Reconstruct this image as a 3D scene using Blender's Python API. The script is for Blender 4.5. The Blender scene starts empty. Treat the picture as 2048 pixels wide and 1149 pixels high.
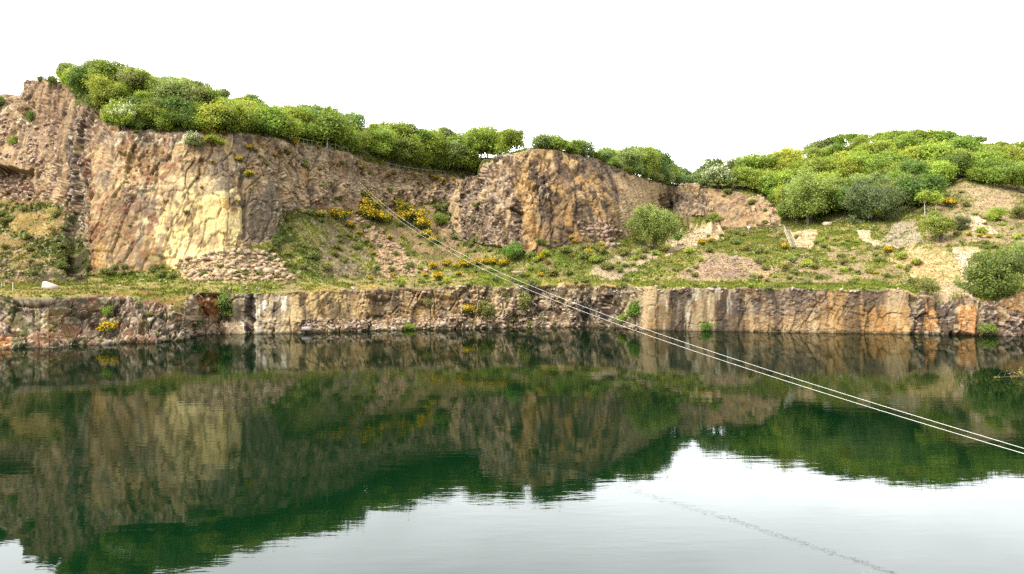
import bpy, math, random
import numpy as np

# ------------------------------------------------------------------ basics
FPX, CXP, HZ, HC = 1593.0, 1024.0, 560.0, 9.4      # focal length in photo pixels, centre column, horizon row, eye height
sc = bpy.context.scene
COL = sc.collection
R = np.random.RandomState(7)
random.seed(7)


def at(px, py, d):
    return np.array([(px - CXP) / FPX * d, d, HC + (HZ - py) / FPX * d])


def lin(c):
    c = np.asarray(c, float) / 255.0
    return np.where(c <= 0.04045, c / 12.92, ((c + 0.055) / 1.055) ** 2.4)


# ------------------------------------------------------------------ noise
_pr = np.random.RandomState(3)
_perm = _pr.permutation(256).astype(np.int32)
_perm = np.concatenate([_perm, _perm])
_val = _pr.rand(256).astype(np.float32)


def _h(xi, yi, zi):
    return _perm[(_perm[(_perm[xi & 255] + yi) & 255] + zi) & 255]


def vnoise(P, s):
    Q = P / np.asarray(s, np.float32)
    I = np.floor(Q).astype(np.int32)
    f = (Q - I).astype(np.float32)
    f = f * f * (3 - 2 * f)
    out = 0
    for dx in (0, 1):
        wx = f[:, 0] if dx else 1 - f[:, 0]
        for dy in (0, 1):
            wy = f[:, 1] if dy else 1 - f[:, 1]
            for dz in (0, 1):
                wz = f[:, 2] if dz else 1 - f[:, 2]
                out = out + wx * wy * wz * _val[_h(I[:, 0] + dx, I[:, 1] + dy, I[:, 2] + dz)]
    return out


def fbm(P, s, o=3):
    s = np.asarray(s, np.float32)
    a, t, n = 1.0, 0, 0
    for k in range(o):
        t = t + a * vnoise(P + 17.3 * k, s)
        n += a
        a *= 0.5
        s = s * 0.5
    return t / n


def vor(P, s, cheb=0.0):
    """cell value r1..r3 in 0..1, distance gap to the next cell, offset from the cell centre (in cells)"""
    Q = (P / np.asarray(s, np.float32)).astype(np.float32)
    I = np.floor(Q).astype(np.int32)
    f = Q - I
    n = len(Q)
    d1 = np.full(n, 9., np.float32)
    d2 = np.full(n, 9., np.float32)
    hid = np.zeros(n, np.int32)
    off = np.zeros((n, 3), np.float32)
    for dx in (-1, 0, 1):
        for dy in (-1, 0, 1):
            for dz in (-1, 0, 1):
                h = _h(I[:, 0] + dx, I[:, 1] + dy, I[:, 2] + dz)
                ox = f[:, 0] - dx - _val[h]
                oy = f[:, 1] - dy - _val[(h + 71) & 255]
                oz = f[:, 2] - dz - _val[(h + 149) & 255]
                d = ox * ox + oy * oy + oz * oz
                if cheb:
                    d = (1 - cheb) * d + cheb * np.maximum(np.maximum(np.abs(ox), np.abs(oy)), np.abs(oz)) ** 2 * 1.5
                m = d < d1
                d2 = np.where(m, d1, np.minimum(d2, d))
                d1 = np.where(m, d, d1)
                hid = np.where(m, h, hid)
                off[m, 0] = ox[m]
                off[m, 1] = oy[m]
                off[m, 2] = oz[m]
    return _val[(hid + 11) & 255], _val[(hid + 101) & 255], _val[(hid + 201) & 255], np.sqrt(d2) - np.sqrt(d1), off


def sstep(a, b, x):
    t = np.clip((x - a) / (b - a), 0, 1)
    return t * t * (3 - 2 * t)


# ------------------------------------------------------------------ object helpers
def new_mesh(name, V, F, mat=None, smooth=False, attrs=None):
    V = np.asarray(V, np.float32)
    F = np.asarray(F, np.int32)
    me = bpy.data.meshes.new(name)
    k = F.shape[1]
    me.vertices.add(len(V))
    me.vertices.foreach_set('co', V.ravel())
    me.loops.add(F.size)
    me.loops.foreach_set('vertex_index', F.ravel())
    me.polygons.add(len(F))
    me.polygons.foreach_set('loop_start', np.arange(0, F.size, k, dtype=np.int32))
    me.polygons.foreach_set('loop_total', np.full(len(F), k, np.int32))
    if smooth:
        me.polygons.foreach_set('use_smooth', np.ones(len(F), bool))
    for nm, a in (attrs or {}).items():
        a = np.asarray(a, np.float32)
        if a.ndim == 1:
            at_ = me.attributes.new(nm, 'FLOAT', 'POINT')
            at_.data.foreach_set('value', a)
        else:
            if a.shape[1] == 3:
                a = np.concatenate([a, np.ones((len(a), 1), np.float32)], 1)
            at_ = me.attributes.new(nm, 'FLOAT_COLOR', 'POINT')
            at_.data.foreach_set('color', a.ravel())
    if mat:
        me.materials.append(mat)
    me.update(calc_edges=True)
    me.validate()
    return me


def obj(name, me, parent=None, **props):
    o = bpy.data.objects.new(name, me)
    COL.objects.link(o)
    if parent is not None:
        o.parent = parent
    for k, v in props.items():
        o[k] = v
    return o


def thing(name, loc, category, label='', group=None, rz=0.0, s=1.0):
    o = bpy.data.objects.new(name, None)
    COL.objects.link(o)
    o.location = loc
    o.rotation_euler = (0, 0, rz)
    o.scale = (s, s, s) if np.isscalar(s) else s
    o.empty_display_size = 0.3
    o['category'] = category
    o['label'] = label
    if group:
        o['group'] = group
    return o


class MB:
    """collects quads/tris of one mesh"""

    def __init__(s):
        s.V, s.F, s.n = [], [], 0

    def add(s, V, F):
        s.V.append(np.asarray(V, float))
        s.F += [tuple(int(i) + s.n for i in f) for f in F]
        s.n += len(V)

    def box(s, c, size, rz=0.0, top=1.0):
        x, y, z = np.asarray(size) / 2
        v = np.array([(-x, -y, -z), (x, -y, -z), (x, y, -z), (-x, y, -z), (-x * top, -y * top, z), (x * top, -y * top, z), (x * top, y * top, z), (-x * top, y * top, z)])
        ca, sa = math.cos(rz), math.sin(rz)
        v = np.stack([v[:, 0] * ca - v[:, 1] * sa, v[:, 0] * sa + v[:, 1] * ca, v[:, 2]], 1) + np.asarray(c)
        s.add(v, [(0, 3, 2, 1), (4, 5, 6, 7), (0, 1, 5, 4), (1, 2, 6, 5), (2, 3, 7, 6), (3, 0, 4, 7)])

    def tube(s, pts, rad, n=6):
        pts = np.asarray(pts, float)
        rad = np.broadcast_to(np.asarray(rad, float), (len(pts),))
        T = np.gradient(pts, axis=0)
        T /= np.linalg.norm(T, axis=1)[:, None] + 1e-9
        V = []
        for p, t, r in zip(pts, T, rad):
            a = np.cross(t, (0, 0, 1.0) if abs(t[2]) < 0.9 else (1.0, 0, 0))
            a /= np.linalg.norm(a)
            b = np.cross(t, a)
            for k in range(n):
                w = 2 * math.pi * k / n
                V.append(p + r * (a * math.cos(w) + b * math.sin(w)))
        F = []
        for i in range(len(pts) - 1):
            for k in range(n):
                F.append((i * n + k, i * n + (k + 1) % n, (i + 1) * n + (k + 1) % n, (i + 1) * n + k))
        F.append(tuple(range(n))[::-1])
        F.append(tuple((len(pts) - 1) * n + k for k in range(n)))
        s.add(V, F)

    def mesh(s, name, mat, smooth=False):
        me = bpy.data.meshes.new(name)
        me.from_pydata([tuple(v) for v in np.concatenate(s.V)], [], s.F)
        if smooth:
            me.polygons.foreach_set('use_smooth', [True] * len(me.polygons))
        me.materials.append(mat)
        me.update()
        return me


# ------------------------------------------------------------------ materials
def mat_new(name):
    m = bpy.data.materials.new(name)
    m.use_nodes = True
    nt = m.node_tree
    nt.nodes.clear()
    out = nt.nodes.new('ShaderNodeOutputMaterial')
    return m, nt, out


def N(nt, typ, **kw):
    n = nt.nodes.new(typ)
    for k, v in kw.items():
        if k.startswith('_'):
            setattr(n, k[1:], v)
        else:
            n.inputs[k.replace('__', ' ')].default_value = v
    return n


def plain(name, col, rough=0.7, var=0.25, scale=3.0, metallic=0.0, objcol=False):
    m, nt, out = mat_new(name)
    b = N(nt, 'ShaderNodeBsdfPrincipled', Roughness=rough, Metallic=metallic)
    tc = N(nt, 'ShaderNodeTexCoord')
    no = N(nt, 'ShaderNodeTexNoise', Scale=scale, Detail=5.0)
    nt.links.new(tc.outputs['Object'], no.inputs['Vector'])
    mr = N(nt, 'ShaderNodeMapRange')
    mr.inputs['To Min'].default_value = 1 - var
    mr.inputs['To Max'].default_value = 1 + var
    nt.links.new(no.outputs['Fac'], mr.inputs['Value'])
    mx = N(nt, 'ShaderNodeVectorMath', _operation='SCALE')
    if objcol:
        oi = N(nt, 'ShaderNodeObjectInfo')
        nt.links.new(oi.outputs['Color'], mx.inputs[0])
    else:
        mx.inputs[0].default_value = tuple(col)[:3]
    nt.links.new(mr.outputs['Result'], mx.inputs['Scale'])
    nt.links.new(mx.outputs['Vector'], b.inputs['Base Color'])
    nt.links.new(b.outputs['BSDF'], out.inputs['Surface'])
    return m


def terrain_mat(name, rock):
    m, nt, out = mat_new(name)
    L = nt.links.new
    b = N(nt, 'ShaderNodeBsdfPrincipled', Roughness=0.88 if rock else 0.95)
    b.inputs['Specular IOR Level'].default_value = 0.25 if rock else 0.1
    at_ = N(nt, 'ShaderNodeAttribute', _attribute_name='Col')
    tc = N(nt, 'ShaderNodeTexCoord')
    n1 = N(nt, 'ShaderNodeTexNoise', Scale=2.2 if rock else 3.0, Detail=8.0, Roughness=0.7)
    L(tc.outputs['Object'], n1.inputs['Vector'])
    mr = N(nt, 'ShaderNodeMapRange')
    mr.inputs['From Min'].default_value = 0.25
    mr.inputs['From Max'].default_value = 0.75
    mr.inputs['To Min'].default_value = 0.68
    mr.inputs['To Max'].default_value = 1.32
    L(n1.outputs['Fac'], mr.inputs['Value'])
    mx = N(nt, 'ShaderNodeVectorMath', _operation='SCALE')
    L(at_.outputs['Color'], mx.inputs[0])
    L(mr.outputs['Result'], mx.inputs['Scale'])
    L(mx.outputs['Vector'], b.inputs['Base Color'])
    n2 = N(nt, 'ShaderNodeTexNoise', Scale=3.5 if rock else 2.5, Detail=9.0, Roughness=0.75)
    L(tc.outputs['Object'], n2.inputs['Vector'])
    bp = N(nt, 'ShaderNodeBump', Strength=0.8 if rock else 0.7, Distance=0.14 if rock else 0.3)
    L(n2.outputs['Fac'], bp.inputs['Height'])
    L(bp.outputs['Normal'], b.inputs['Normal'])
    L(b.outputs['BSDF'], out.inputs['Surface'])
    return m


def leaf_mat(name, objcol=True, col=(0.1, 0.15, 0.03), transl=0.35, var=0.55):
    m, nt, out = mat_new(name)
    L = nt.links.new
    a = N(nt, 'ShaderNodeAttribute', _attribute_name='lv')
    mr = N(nt, 'ShaderNodeMapRange')
    mr.inputs['To Min'].default_value = 1 - var
    mr.inputs['To Max'].default_value = 1 + var
    L(a.outputs['Fac'], mr.inputs['Value'])
    mx = N(nt, 'ShaderNodeVectorMath', _operation='SCALE')
    if objcol:
        oi = N(nt, 'ShaderNodeObjectInfo')
        L(oi.outputs['Color'], mx.inputs[0])
    else:
        mx.inputs[0].default_value = col
    L(mr.outputs['Result'], mx.inputs['Scale'])
    d = N(nt, 'ShaderNodeBsdfPrincipled', Roughness=0.55)
    d.inputs['Specular IOR Level'].default_value = 0.3
    t = N(nt, 'ShaderNodeBsdfTranslucent')
    hs = N(nt, 'ShaderNodeVectorMath', _operation='MULTIPLY')
    hs.inputs[1].default_value = (1.25, 1.15, 0.55)
    L(mx.outputs['Vector'], hs.inputs[0])
    L(mx.outputs['Vector'], d.inputs['Base Color'])
    L(hs.outputs['Vector'], t.inputs['Color'])
    ms = N(nt, 'ShaderNodeMixShader', Fac=transl)
    L(d.outputs['BSDF'], ms.inputs[1])
    L(t.outputs['BSDF'], ms.inputs[2])
    L(ms.outputs['Shader'], out.inputs['Surface'])
    return m


M_ROCK = terrain_mat('quarry rock', True)
M_SOIL = terrain_mat('grass and soil', False)
M_LEAF = leaf_mat('leaves')
M_GORSE = leaf_mat('gorse flowers', False, (0.68, 0.43, 0.008), 0.2, 0.45)
M_WHITE = leaf_mat('hawthorn blossom', False, (0.62, 0.64, 0.5), 0.2, 0.25)
M_GRASS = leaf_mat('grass blades', False, (0.155, 0.185, 0.035), 0.3, 0.6)
M_BARK = plain('bark', (0.085, 0.065, 0.048), 0.9, 0.4, 4)
M_BIRCH = plain('birch bark', (0.5, 0.47, 0.42), 0.8, 0.4, 3)
M_WOOD = plain('weathered wood', (0.42, 0.36, 0.28), 0.8, 0.3, 6)
M_DWOOD = plain('dark wood', (0.07, 0.05, 0.04), 0.8, 0.3, 6)
M_STEEL = plain('pale wire', (0.62, 0.60, 0.55), 0.45, 0.1, 2)
M_WPAINT = plain('white paint', (0.75, 0.74, 0.72), 0.6, 0.1, 5)
M_CLOTH = plain('cloth', (1, 1, 1), 0.85, 0.15, 9, objcol=True)
M_SKIN = plain('skin', (0.48, 0.29, 0.21), 0.6, 0.08, 9)
M_HAIR = plain('hair', (0.06, 0.04, 0.03), 0.7, 0.3, 30)

# ------------------------------------------------------------------ terrain: guide rows  (photo column, photo row, distance)
X0, X1, DX = -320.0, 2370.0, 1.7
_xs = np.arange(X0, X1, .25)
_den = np.ones(len(_xs)) / DX
for _a, _b, _k in [(132, 182, 3.2), (368, 384, 4), (900, 976, 2.2), (1318, 1350, 2.5), (36, 56, 3), (1225, 1330, 1.4)]:
    _den[(_xs > _a) & (_xs < _b)] *= _k
_den[(_xs < -60) | (_xs > 2110)] *= .45
_cum = np.concatenate([[0], np.cumsum(_den * .25)])[:-1]
NX = int(_cum[-1])
PX = np.interp(np.linspace(0, _cum[-1], NX), _cum, _xs)


def curve(pts, k=7):
    p = np.array(pts, float)
    y = np.interp(PX, p[:, 0], p[:, 1])
    if k > 1:
        w = np.hanning(k + 2)[1:-1]
        w /= w.sum()
        y = np.convolve(np.pad(y, k // 2, mode='edge'), w, 'valid')[:NX]
    return y


def rowc(pts, k=7):
    return curve([(a, b) for a, b, c in pts], k), curve([(a, c) for a, b, c in pts], k)


Wy = curve([(-320, 706), (0, 700), (100, 698), (200, 690), (300, 686), (373, 681), (380, 672), (460, 668), (600, 666), (700, 663), (800, 660), (900, 659), (1000, 657), (1100, 655), (1200, 655), (1300, 661), (1400, 662), (1600, 665), (1800, 668), (2048, 672), (2370, 684)], 3)
Wd = FPX * HC / (Wy - HZ)
My, Mo = rowc([(-320, 655, 5), (0, 655, 4), (100, 652, 4), (200, 648, 5), (260, 650, 4), (330, 650, 2.5), (372, 650, .9), (385, 638, 3), (480, 640, 2.5), (520, 640, .6), (600, 640, 1), (700, 640, 3), (850, 640, 2.5), (1000, 640, 3), (1100, 635, 4), (1200, 625, 1.5), (1290, 620, .5), (1450, 620, .4), (1650, 625, .4), (1830, 625, .5), (2370, 630, .5)])
Ey, Eo = rowc([(-320, 592, 8), (0, 591, 7), (140, 592, 7), (270, 596, 7), (330, 606, 5.5), (371, 614, 2), (379, 588, 2), (500, 585, 1.5), (700, 580, 4.5), (850, 575, 4), (1000, 571, 5.5), (1100, 571, 7), (1150, 570, 5), (1200, 572, 3), (1290, 577, 1.5), (1450, 578, 1), (1600, 579, 1), (1700, 582, 1), (1790, 581, 1.2), (1815, 580, 1.3), (1840, 592, 2), (1900, 600, 2), (1950, 602, 1.5), (1990, 606, 1.5), (2020, 590, 2), (2048, 582, 2), (2370, 585, 2)], 3)
By, Bd = rowc([(-320, 570, 150), (0, 568, 152), (150, 566, 157), (300, 563, 158), (400, 567, 158), (560, 567, 162), (640, 562, 166), (720, 557, 170), (800, 553, 174), (900, 545, 176), (980, 540, 176), (1050, 545, 172), (1150, 558, 170), (1300, 565, 166), (1450, 566, 162), (1600, 568, 158), (1700, 570, 156), (1800, 570, 154), (1850, 577, 150), (1920, 585, 145), (2000, 590, 143), (2048, 572, 145), (2370, 572, 140)], 15)
Sy, Sd = rowc([(-320, 480, 180), (0, 480, 180), (120, 480, 178), (158, 545, 165), (200, 554, 160.5), (330, 549, 160.5), (400, 545, 161), (470, 530, 164), (545, 505, 170), (600, 490, 176), (700, 490, 184), (800, 480, 192), (880, 470, 198), (920, 500, 190), (980, 515, 180), (1060, 520, 176), (1150, 510, 178), (1230, 505, 184), (1300, 510, 186), (1400, 512, 186), (1500, 510, 188), (1600, 505, 190), (1700, 500, 190), (1800, 510, 180), (1880, 510, 172), (1950, 530, 162), (2048, 520, 165), (2370, 510, 165)], 15)
Fy, Fd = rowc([(-320, 400, 195), (0, 400, 193), (100, 400, 190), (140, 430, 183), (164, 540, 164), (172, 550, 161), (250, 545, 161), (330, 540, 161.5), (400, 530, 162.5), (470, 505, 166), (545, 480, 171), (572, 430, 180), (620, 428, 183), (700, 430, 192), (800, 420, 202), (870, 405, 212), (900, 440, 205), (930, 485, 193), (980, 493, 183), (1060, 507, 177.5), (1150, 487, 181), (1230, 478, 188), (1290, 468, 210), (1340, 458, 240), (1430, 456, 248), (1500, 455, 243), (1560, 452, 235), (1620, 448, 222), (1700, 445, 215), (1760, 440, 212), (1800, 432, 212), (1850, 425, 205), (1900, 430, 200), (1950, 430, 195), (2048, 440, 190), (2370, 440, 190)])
Cy, Cd = rowc([(-320, 330, 200), (0, 325, 197), (80, 320, 194), (125, 320, 190), (150, 350, 180), (172, 410, 165), (220, 400, 165), (330, 400, 166), (450, 390, 169), (530, 380, 174), (600, 370, 185), (700, 370, 194), (800, 380, 206), (880, 376, 217), (930, 410, 200), (970, 400, 186), (1060, 400, 183), (1150, 400, 185), (1230, 400, 194), (1290, 410, 218), (1325, 420, 245), (1340, 415, 256), (1380, 412, 256), (1420, 415, 258), (1500, 415, 252), (1550, 430, 243), (1600, 420, 235), (1700, 400, 232), (1800, 390, 228), (1880, 385, 222), (1950, 400, 210), (2048, 405, 205), (2370, 405, 205)])
Ty, Td = rowc([(-320, 205, 210), (0, 200, 208), (38, 195, 206), (48, 162, 204), (75, 165, 202), (100, 166, 196), (135, 172, 194), (150, 215, 188), (190, 220, 182), (212, 262, 172), (240, 268, 170), (370, 272, 172), (450, 276, 175), (480, 267, 177), (540, 277, 181), (600, 290, 188), (650, 297, 192), (700, 311, 198), (750, 331, 206), (800, 346, 214), (880, 353, 224), (955, 357, 228), (966, 330, 198), (990, 315, 195), (1055, 296, 192), (1100, 299, 192), (1200, 319, 200), (1250, 346, 212), (1300, 362, 230), (1328, 371, 256), (1340, 372, 266), (1395, 378, 268), (1450, 382, 264), (1500, 390, 258), (1550, 412, 250), (1600, 405, 242), (1700, 385, 240), (1800, 372, 236), (1850, 368, 234), (1900, 362, 232), (1930, 366, 225), (2000, 378, 220), (2048, 390, 217), (2370, 395, 215)], 3)
Gy, Gd = rowc([(-320, 200, 240), (0, 197, 228), (44, 192, 222), (50, 162, 216), (110, 160, 206), (200, 156, 196), (260, 160, 194), (350, 183, 194), (400, 201, 195), (500, 226, 199), (560, 245, 202), (620, 262, 205), (700, 282, 210), (800, 302, 222), (900, 318, 236), (955, 318, 240), (1000, 314, 232), (1060, 302, 215), (1100, 303, 215), (1200, 327, 225), (1250, 351, 245), (1300, 362, 262), (1350, 368, 285), (1400, 368, 292), (1450, 362, 292), (1500, 352, 292), (1560, 338, 290), (1600, 322, 288), (1650, 300, 286), (1700, 290, 284), (1800, 282, 282), (1870, 284, 280), (1920, 286, 278), (1960, 296, 276), (2048, 308, 272), (2370, 330, 265)], 9)
# the left cliff stands close behind the bench
_near = np.interp(PX, [-320, 0, 150, 450, 600, 700, 850, 955], [.93, .93, .905, .90, .925, .95, .975, 1.0])
for _d in (Bd, Sd, Fd, Cd, Td):
    _d *= _near
Gd *= np.interp(PX, [-320, 0, 150, 450, 600, 700, 850, 955], [.9, .9, .86, .86, .91, .94, .96, .985])


def pt(y, d):
    return np.stack([(PX - CXP) / FPX * d, d, HC + (HZ - y) / FPX * d], 1)


rW = pt(Wy, Wd)
rU = rW.copy(); rU[:, 2] = -4; rU[:, 1] -= 1.0
_en = np.stack([PX / 9., 0 * PX, 0 * PX], 1).astype(np.float32)
Ey = Ey + ((fbm(_en, 3.0, 3) - .5) * 11 + (fbm(_en + 50, 12., 2) - .5) * 6) * np.where(PX > 376, 1, .4)
rM, rE = pt(My, Wd + Mo), pt(Ey, Wd + Eo)
rB, rS, rF, rC, rT, rG = pt(By, Bd), pt(Sy, Sd), pt(Fy, Fd), pt(Cy, Cd), pt(Ty, Td), pt(Gy, Gd)
rH = rG.copy(); rH[:, 1] += 45; rH[:, 0] *= rH[:, 1] / rG[:, 1]; rH[:, 2] -= 6
rI = rG.copy(); rI[:, 0] *= 900 / rG[:, 1]; rI[:, 1] = 900; rI[:, 2] = 18
guides = [rU, rW, rM, rE, rB, rS, rF, rC, rT, rG, rH, rI]
counts = [6, 34, 40, 26, 44, 54, 70, 74, 56, 8, 4]
names = ['U', 'W', 'M', 'E', 'B', 'S', 'F', 'C', 'T', 'G', 'H', 'I']
rows, seg, sf = [], [], []
for i, c in enumerate(counts):
    for k in range(c):
        t = k / c
        rows.append(guides[i] * (1 - t) + guides[i + 1] * t)
        seg.append(i)
        sf.append(t)
rows.append(guides[-1]); seg.append(len(counts) - 1); sf.append(1.0)
G = np.array(rows, np.float32)                 # NR x NX x 3
NR = len(G)
seg = np.array(seg); sf = np.array(sf)
vpos = seg + sf                                # 0..11 continuous row coordinate
ROWI = {n: int(np.sum(counts[:i])) for i, n in enumerate(names)}
# round the profile corners a little (not at the waterline and rims)
for it in range(2):
    G[1:-1] = 0.25 * G[:-2] + 0.5 * G[1:-1] + 0.25 * G[2:]

P = G.reshape(-1, 3)
VP = np.repeat(vpos, NX).astype(np.float32)
QX = np.tile(PX, NR).astype(np.float32)
QY = (HZ - (P[:, 2] - HC) / P[:, 1] * FPX).astype(np.float32)

# warped picture coordinates used only to give painted zones ragged outlines
wa = (fbm(P, 5.0, 3) - .5) * 2
wb = (fbm(P + 91, 5.0, 3) - .5) * 2


wc = (fbm(P + 131, 1.3, 2) - .5) * 2
wd = (fbm(P + 171, 1.3, 2) - .5) * 2


def inside(poly, warp=14.):
    poly = np.array(poly, float)
    x = QX + wa * warp * 1.7 + wc * warp * 1.1
    y = QY + (wb * warp * 1.7 + wd * warp * 1.1) * np.where(VP < 4, .5, 1)
    lo, hi = poly.min(0), poly.max(0)
    idx = np.nonzero((x >= lo[0]) & (x <= hi[0]) & (y >= lo[1]) & (y <= hi[1]))[0]
    xi, yi = x[idx], y[idx]
    c = np.zeros(len(idx), bool)
    n = len(poly)
    for i in range(n):
        ax, ay = poly[i]
        bx, by = poly[(i + 1) % n]
        if ay == by:
            continue
        c ^= ((ay > yi) != (by > yi)) & (xi < (bx - ax) * (yi - ay) / (by - ay) + ax)
    m = np.zeros(len(P), bool)
    m[idx[c]] = True
    return m


def rect(x0, y0, x1, y1):
    return [(x0, y0), (x1, y0), (x1, y1), (x0, y1)]


# normals of the smooth sheet
du = np.gradient(G, axis=1)
dv = np.gradient(G, axis=0)
NRM = np.cross(du, dv)
NRM /= np.linalg.norm(NRM, axis=2)[..., None] + 1e-9
for it in range(6):
    NRM[:, 1:-1] = .25 * NRM[:, :-2] + .5 * NRM[:, 1:-1] + .25 * NRM[:, 2:]
    NRM[1:-1] = .25 * NRM[:-2] + .5 * NRM[1:-1] + .25 * NRM[2:]
NRM /= np.linalg.norm(NRM, axis=2)[..., None] + 1e-9
NN = NRM.reshape(-1, 3)
NN = np.where((NN[:, 1:2] > 0.3) & (NN[:, 2:3] < 0.3), -NN, NN)

# rock weight
rw = np.zeros(len(P), np.float32)
rw[VP < 3.0] = 1
rw[(VP >= 3.0) & (VP < 4.0)] = 0.0
slope = (VP >= 4.0) & (VP < 6.0)
rw[slope] = 0.16
cl = (VP >= 6.0) & (VP < 8.0)
rw[cl] = 1
rw[cl & (QX > 1555)] = 0.12
rw[(VP >= 6) & (VP < 7.4) & (QX < 140)] = .55
rw[(VP >= 8) & (QX < 140) & (VP < 9.2)] = .7
rw[(VP >= 8) & (VP < 8.12) & (QX < 1400)] = .5
amp = np.ones(len(P), np.float32)
AMP = [(rect(1225, 300, 1335, 480), .35), (rect(1420, 380, 1500, 470), .35), (rect(470, 575, 720, 640), .2), (rect(1285, 570, 1470, 680), .12),
       (rect(1640, 575, 1820, 690), .22), (rect(60, 165, 140, 320), .5), (rect(1470, 575, 1640, 690), .35), (rect(0, 580, 370, 705), 1.0),
       (rect(1050, 295, 1235, 505), .26), (rect(920, 300, 1060, 500), .95), (rect(1060, 320, 1110, 410), 1.1), (rect(175, 280, 545, 560), .55), (rect(270, 350, 490, 545), .30), (rect(1820, 590, 2048, 680), .8), (rect(560, 290, 900, 440), 1.1)]
for poly, a in AMP:
    amp[inside(poly, 6)] = a
for poly, w in [(rect(400, 495, 560, 560), .35), (rect(690, 430, 860, 550), .3), (rect(1345, 505, 1530, 562), .3), (rect(1770, 492, 1950, 570), .25), (rect(870, 400, 960, 500), .8), (rect(1640, 590, 1660, 700), 1)]:
    m = inside(poly, 8) & (VP > 3.9)
    rw[m] = np.maximum(rw[m], w)
# soften weights along rows
tmp = rw.reshape(NR, NX)
for it in range(3):
    tmp[1:-1] = .25 * tmp[:-2] + .5 * tmp[1:-1] + .25 * tmp[2:]
    tmp[:, 1:-1] = .25 * tmp[:, :-2] + .5 * tmp[:, 1:-1] + .25 * tmp[:, 2:]
rw = tmp.ravel()
tmp = amp.reshape(NR, NX)
for it in range(6):
    tmp[:, 1:-1] = .25 * tmp[:, :-2] + .5 * tmp[:, 1:-1] + .25 * tmp[:, 2:]
    tmp[1:-1] = .25 * tmp[:-2] + .5 * tmp[1:-1] + .25 * tmp[2:]
amp = tmp.ravel()

# jointed-rock displacement
wv = np.stack([fbm(P, 9, 2), fbm(P + 40, 9, 2), fbm(P + 80, 9, 2)], 1) - .5
rot = np.array([[math.cos(.16), 0, math.sin(.16)], [0, 1, 0], [-math.sin(.16), 0, math.cos(.16)]], np.float32)
PW = ((P + wv * 1.1) @ rot).astype(np.float32)
a1, a2, a3, ga, oa = vor(PW, (3.6, 5.0, 8.5), .85)
b1, b2, b3, gb, ob = vor(PW + wv * .3, (1.6, 2.0, 2.7), .9)
c1, c2, c3, gc, oc = vor(PW @ rot + wv * .3, (.85, .9, .7), .85)
e1, e2, e3, ge, oe = vor(PW + wv * 4, (.42, .5, .34), .5)
hb_ = 1.15 * ((a1 - .5) * 1.3 + (a2 - .5) * oa[:, 0] * 1.6 + (a3 - .6) * oa[:, 2] * 1.0)
hm_ = .50 * ((b1 - .5) * 1.3 + (b2 - .5) * ob[:, 0] * 1.8 + (b3 - .62) * ob[:, 2] * 1.6)
hs_ = .30 * ((c1 - .5) * 1.3 + (c2 - .5) * oc[:, 0] * 1.5 + (c3 - .6) * oc[:, 2] * 1.7) + .16 * ((e1 - .5) * 1.4 + (e2 - .5) * oe[:, 0] + (e3 - .6) * oe[:, 2] * 1.5)
big = (fbm(P, 16, 2) - .5) * 4.0 + (fbm(P + 33, 5, 2) - .5) * .7
rough = sstep(.42, .6, fbm(P + 51, 6.5, 2))          # where the face is shattered rather than sheer
n_brk = fbm(P + 301, 4, 2)
hm_ *= .45 + .85 * rough
hs_ *= .5 + .9 * rough
v1, v2, v3, gv, ov = vor(PW + wv * .4, (2.1, 2.6, 22.), .85)
vj = ((v1 - .5) * 1.5 + (v2 - .5) * ov[:, 0] * 1.4) * .55 - .55 * (1 - sstep(.01, .06, gv)) * (fbm(P + 331, 5, 2) > .46)
vw = np.zeros(len(P), np.float32)
vw[inside(rect(920, 300, 1340, 510), 6) & (VP >= 5.9)] = .75
vw[(VP < 3) & (QX > 376)] = .4
vw[(VP < 3) & (QX > 1285) & (QX < 1820)] = .28
vw[(VP >= 5.9) & (VP < 8) & (QX > 50) & (QX < 560)] = .38
vw[(VP >= 5.9) & (VP < 8) & (QX > 1320) & (QX < 1560)] = .7
strata = (((P[:, 2] + .12 * P[:, 0] + 2.2 * (fbm(P + 351, 8, 2) - .5)) / 1.15) % 1.0)
st = (strata - .45) * .9 - .35 * (strata < .1)
sw_ = np.zeros(len(P), np.float32)
sw_[(VP < 3) & (QX < 372)] = .9
sw_[(VP < 3) & (QX > 720) & (QX < 1150)] = .35
extra = rw * (vj * vw + st * sw_ * (fbm(P + 371, 3, 2) > .38))
crk = -.7 * (1 - sstep(.01, .045, ga)) - .24 * (1 - sstep(.01, .05, gb)) * (n_brk > .5)
disp = rw * (amp * (hb_ + hm_) + crk * (.08 + .92 * amp) + hs_ * (0.25 + .75 * amp) + big * np.minimum(amp + .15, 1))
soft = (1 - rw) * ((fbm(P + 5, 7, 3) - .5) * 1.1 + (fbm(P + 9, 1.4, 2) - .5) * .35)
soft *= np.where(VP > 9, .2, 1.0)
lowfade = np.where((VP > 2.5) & (VP < 4.3), .55, 1.0)
disp = disp + soft * lowfade + extra
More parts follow.
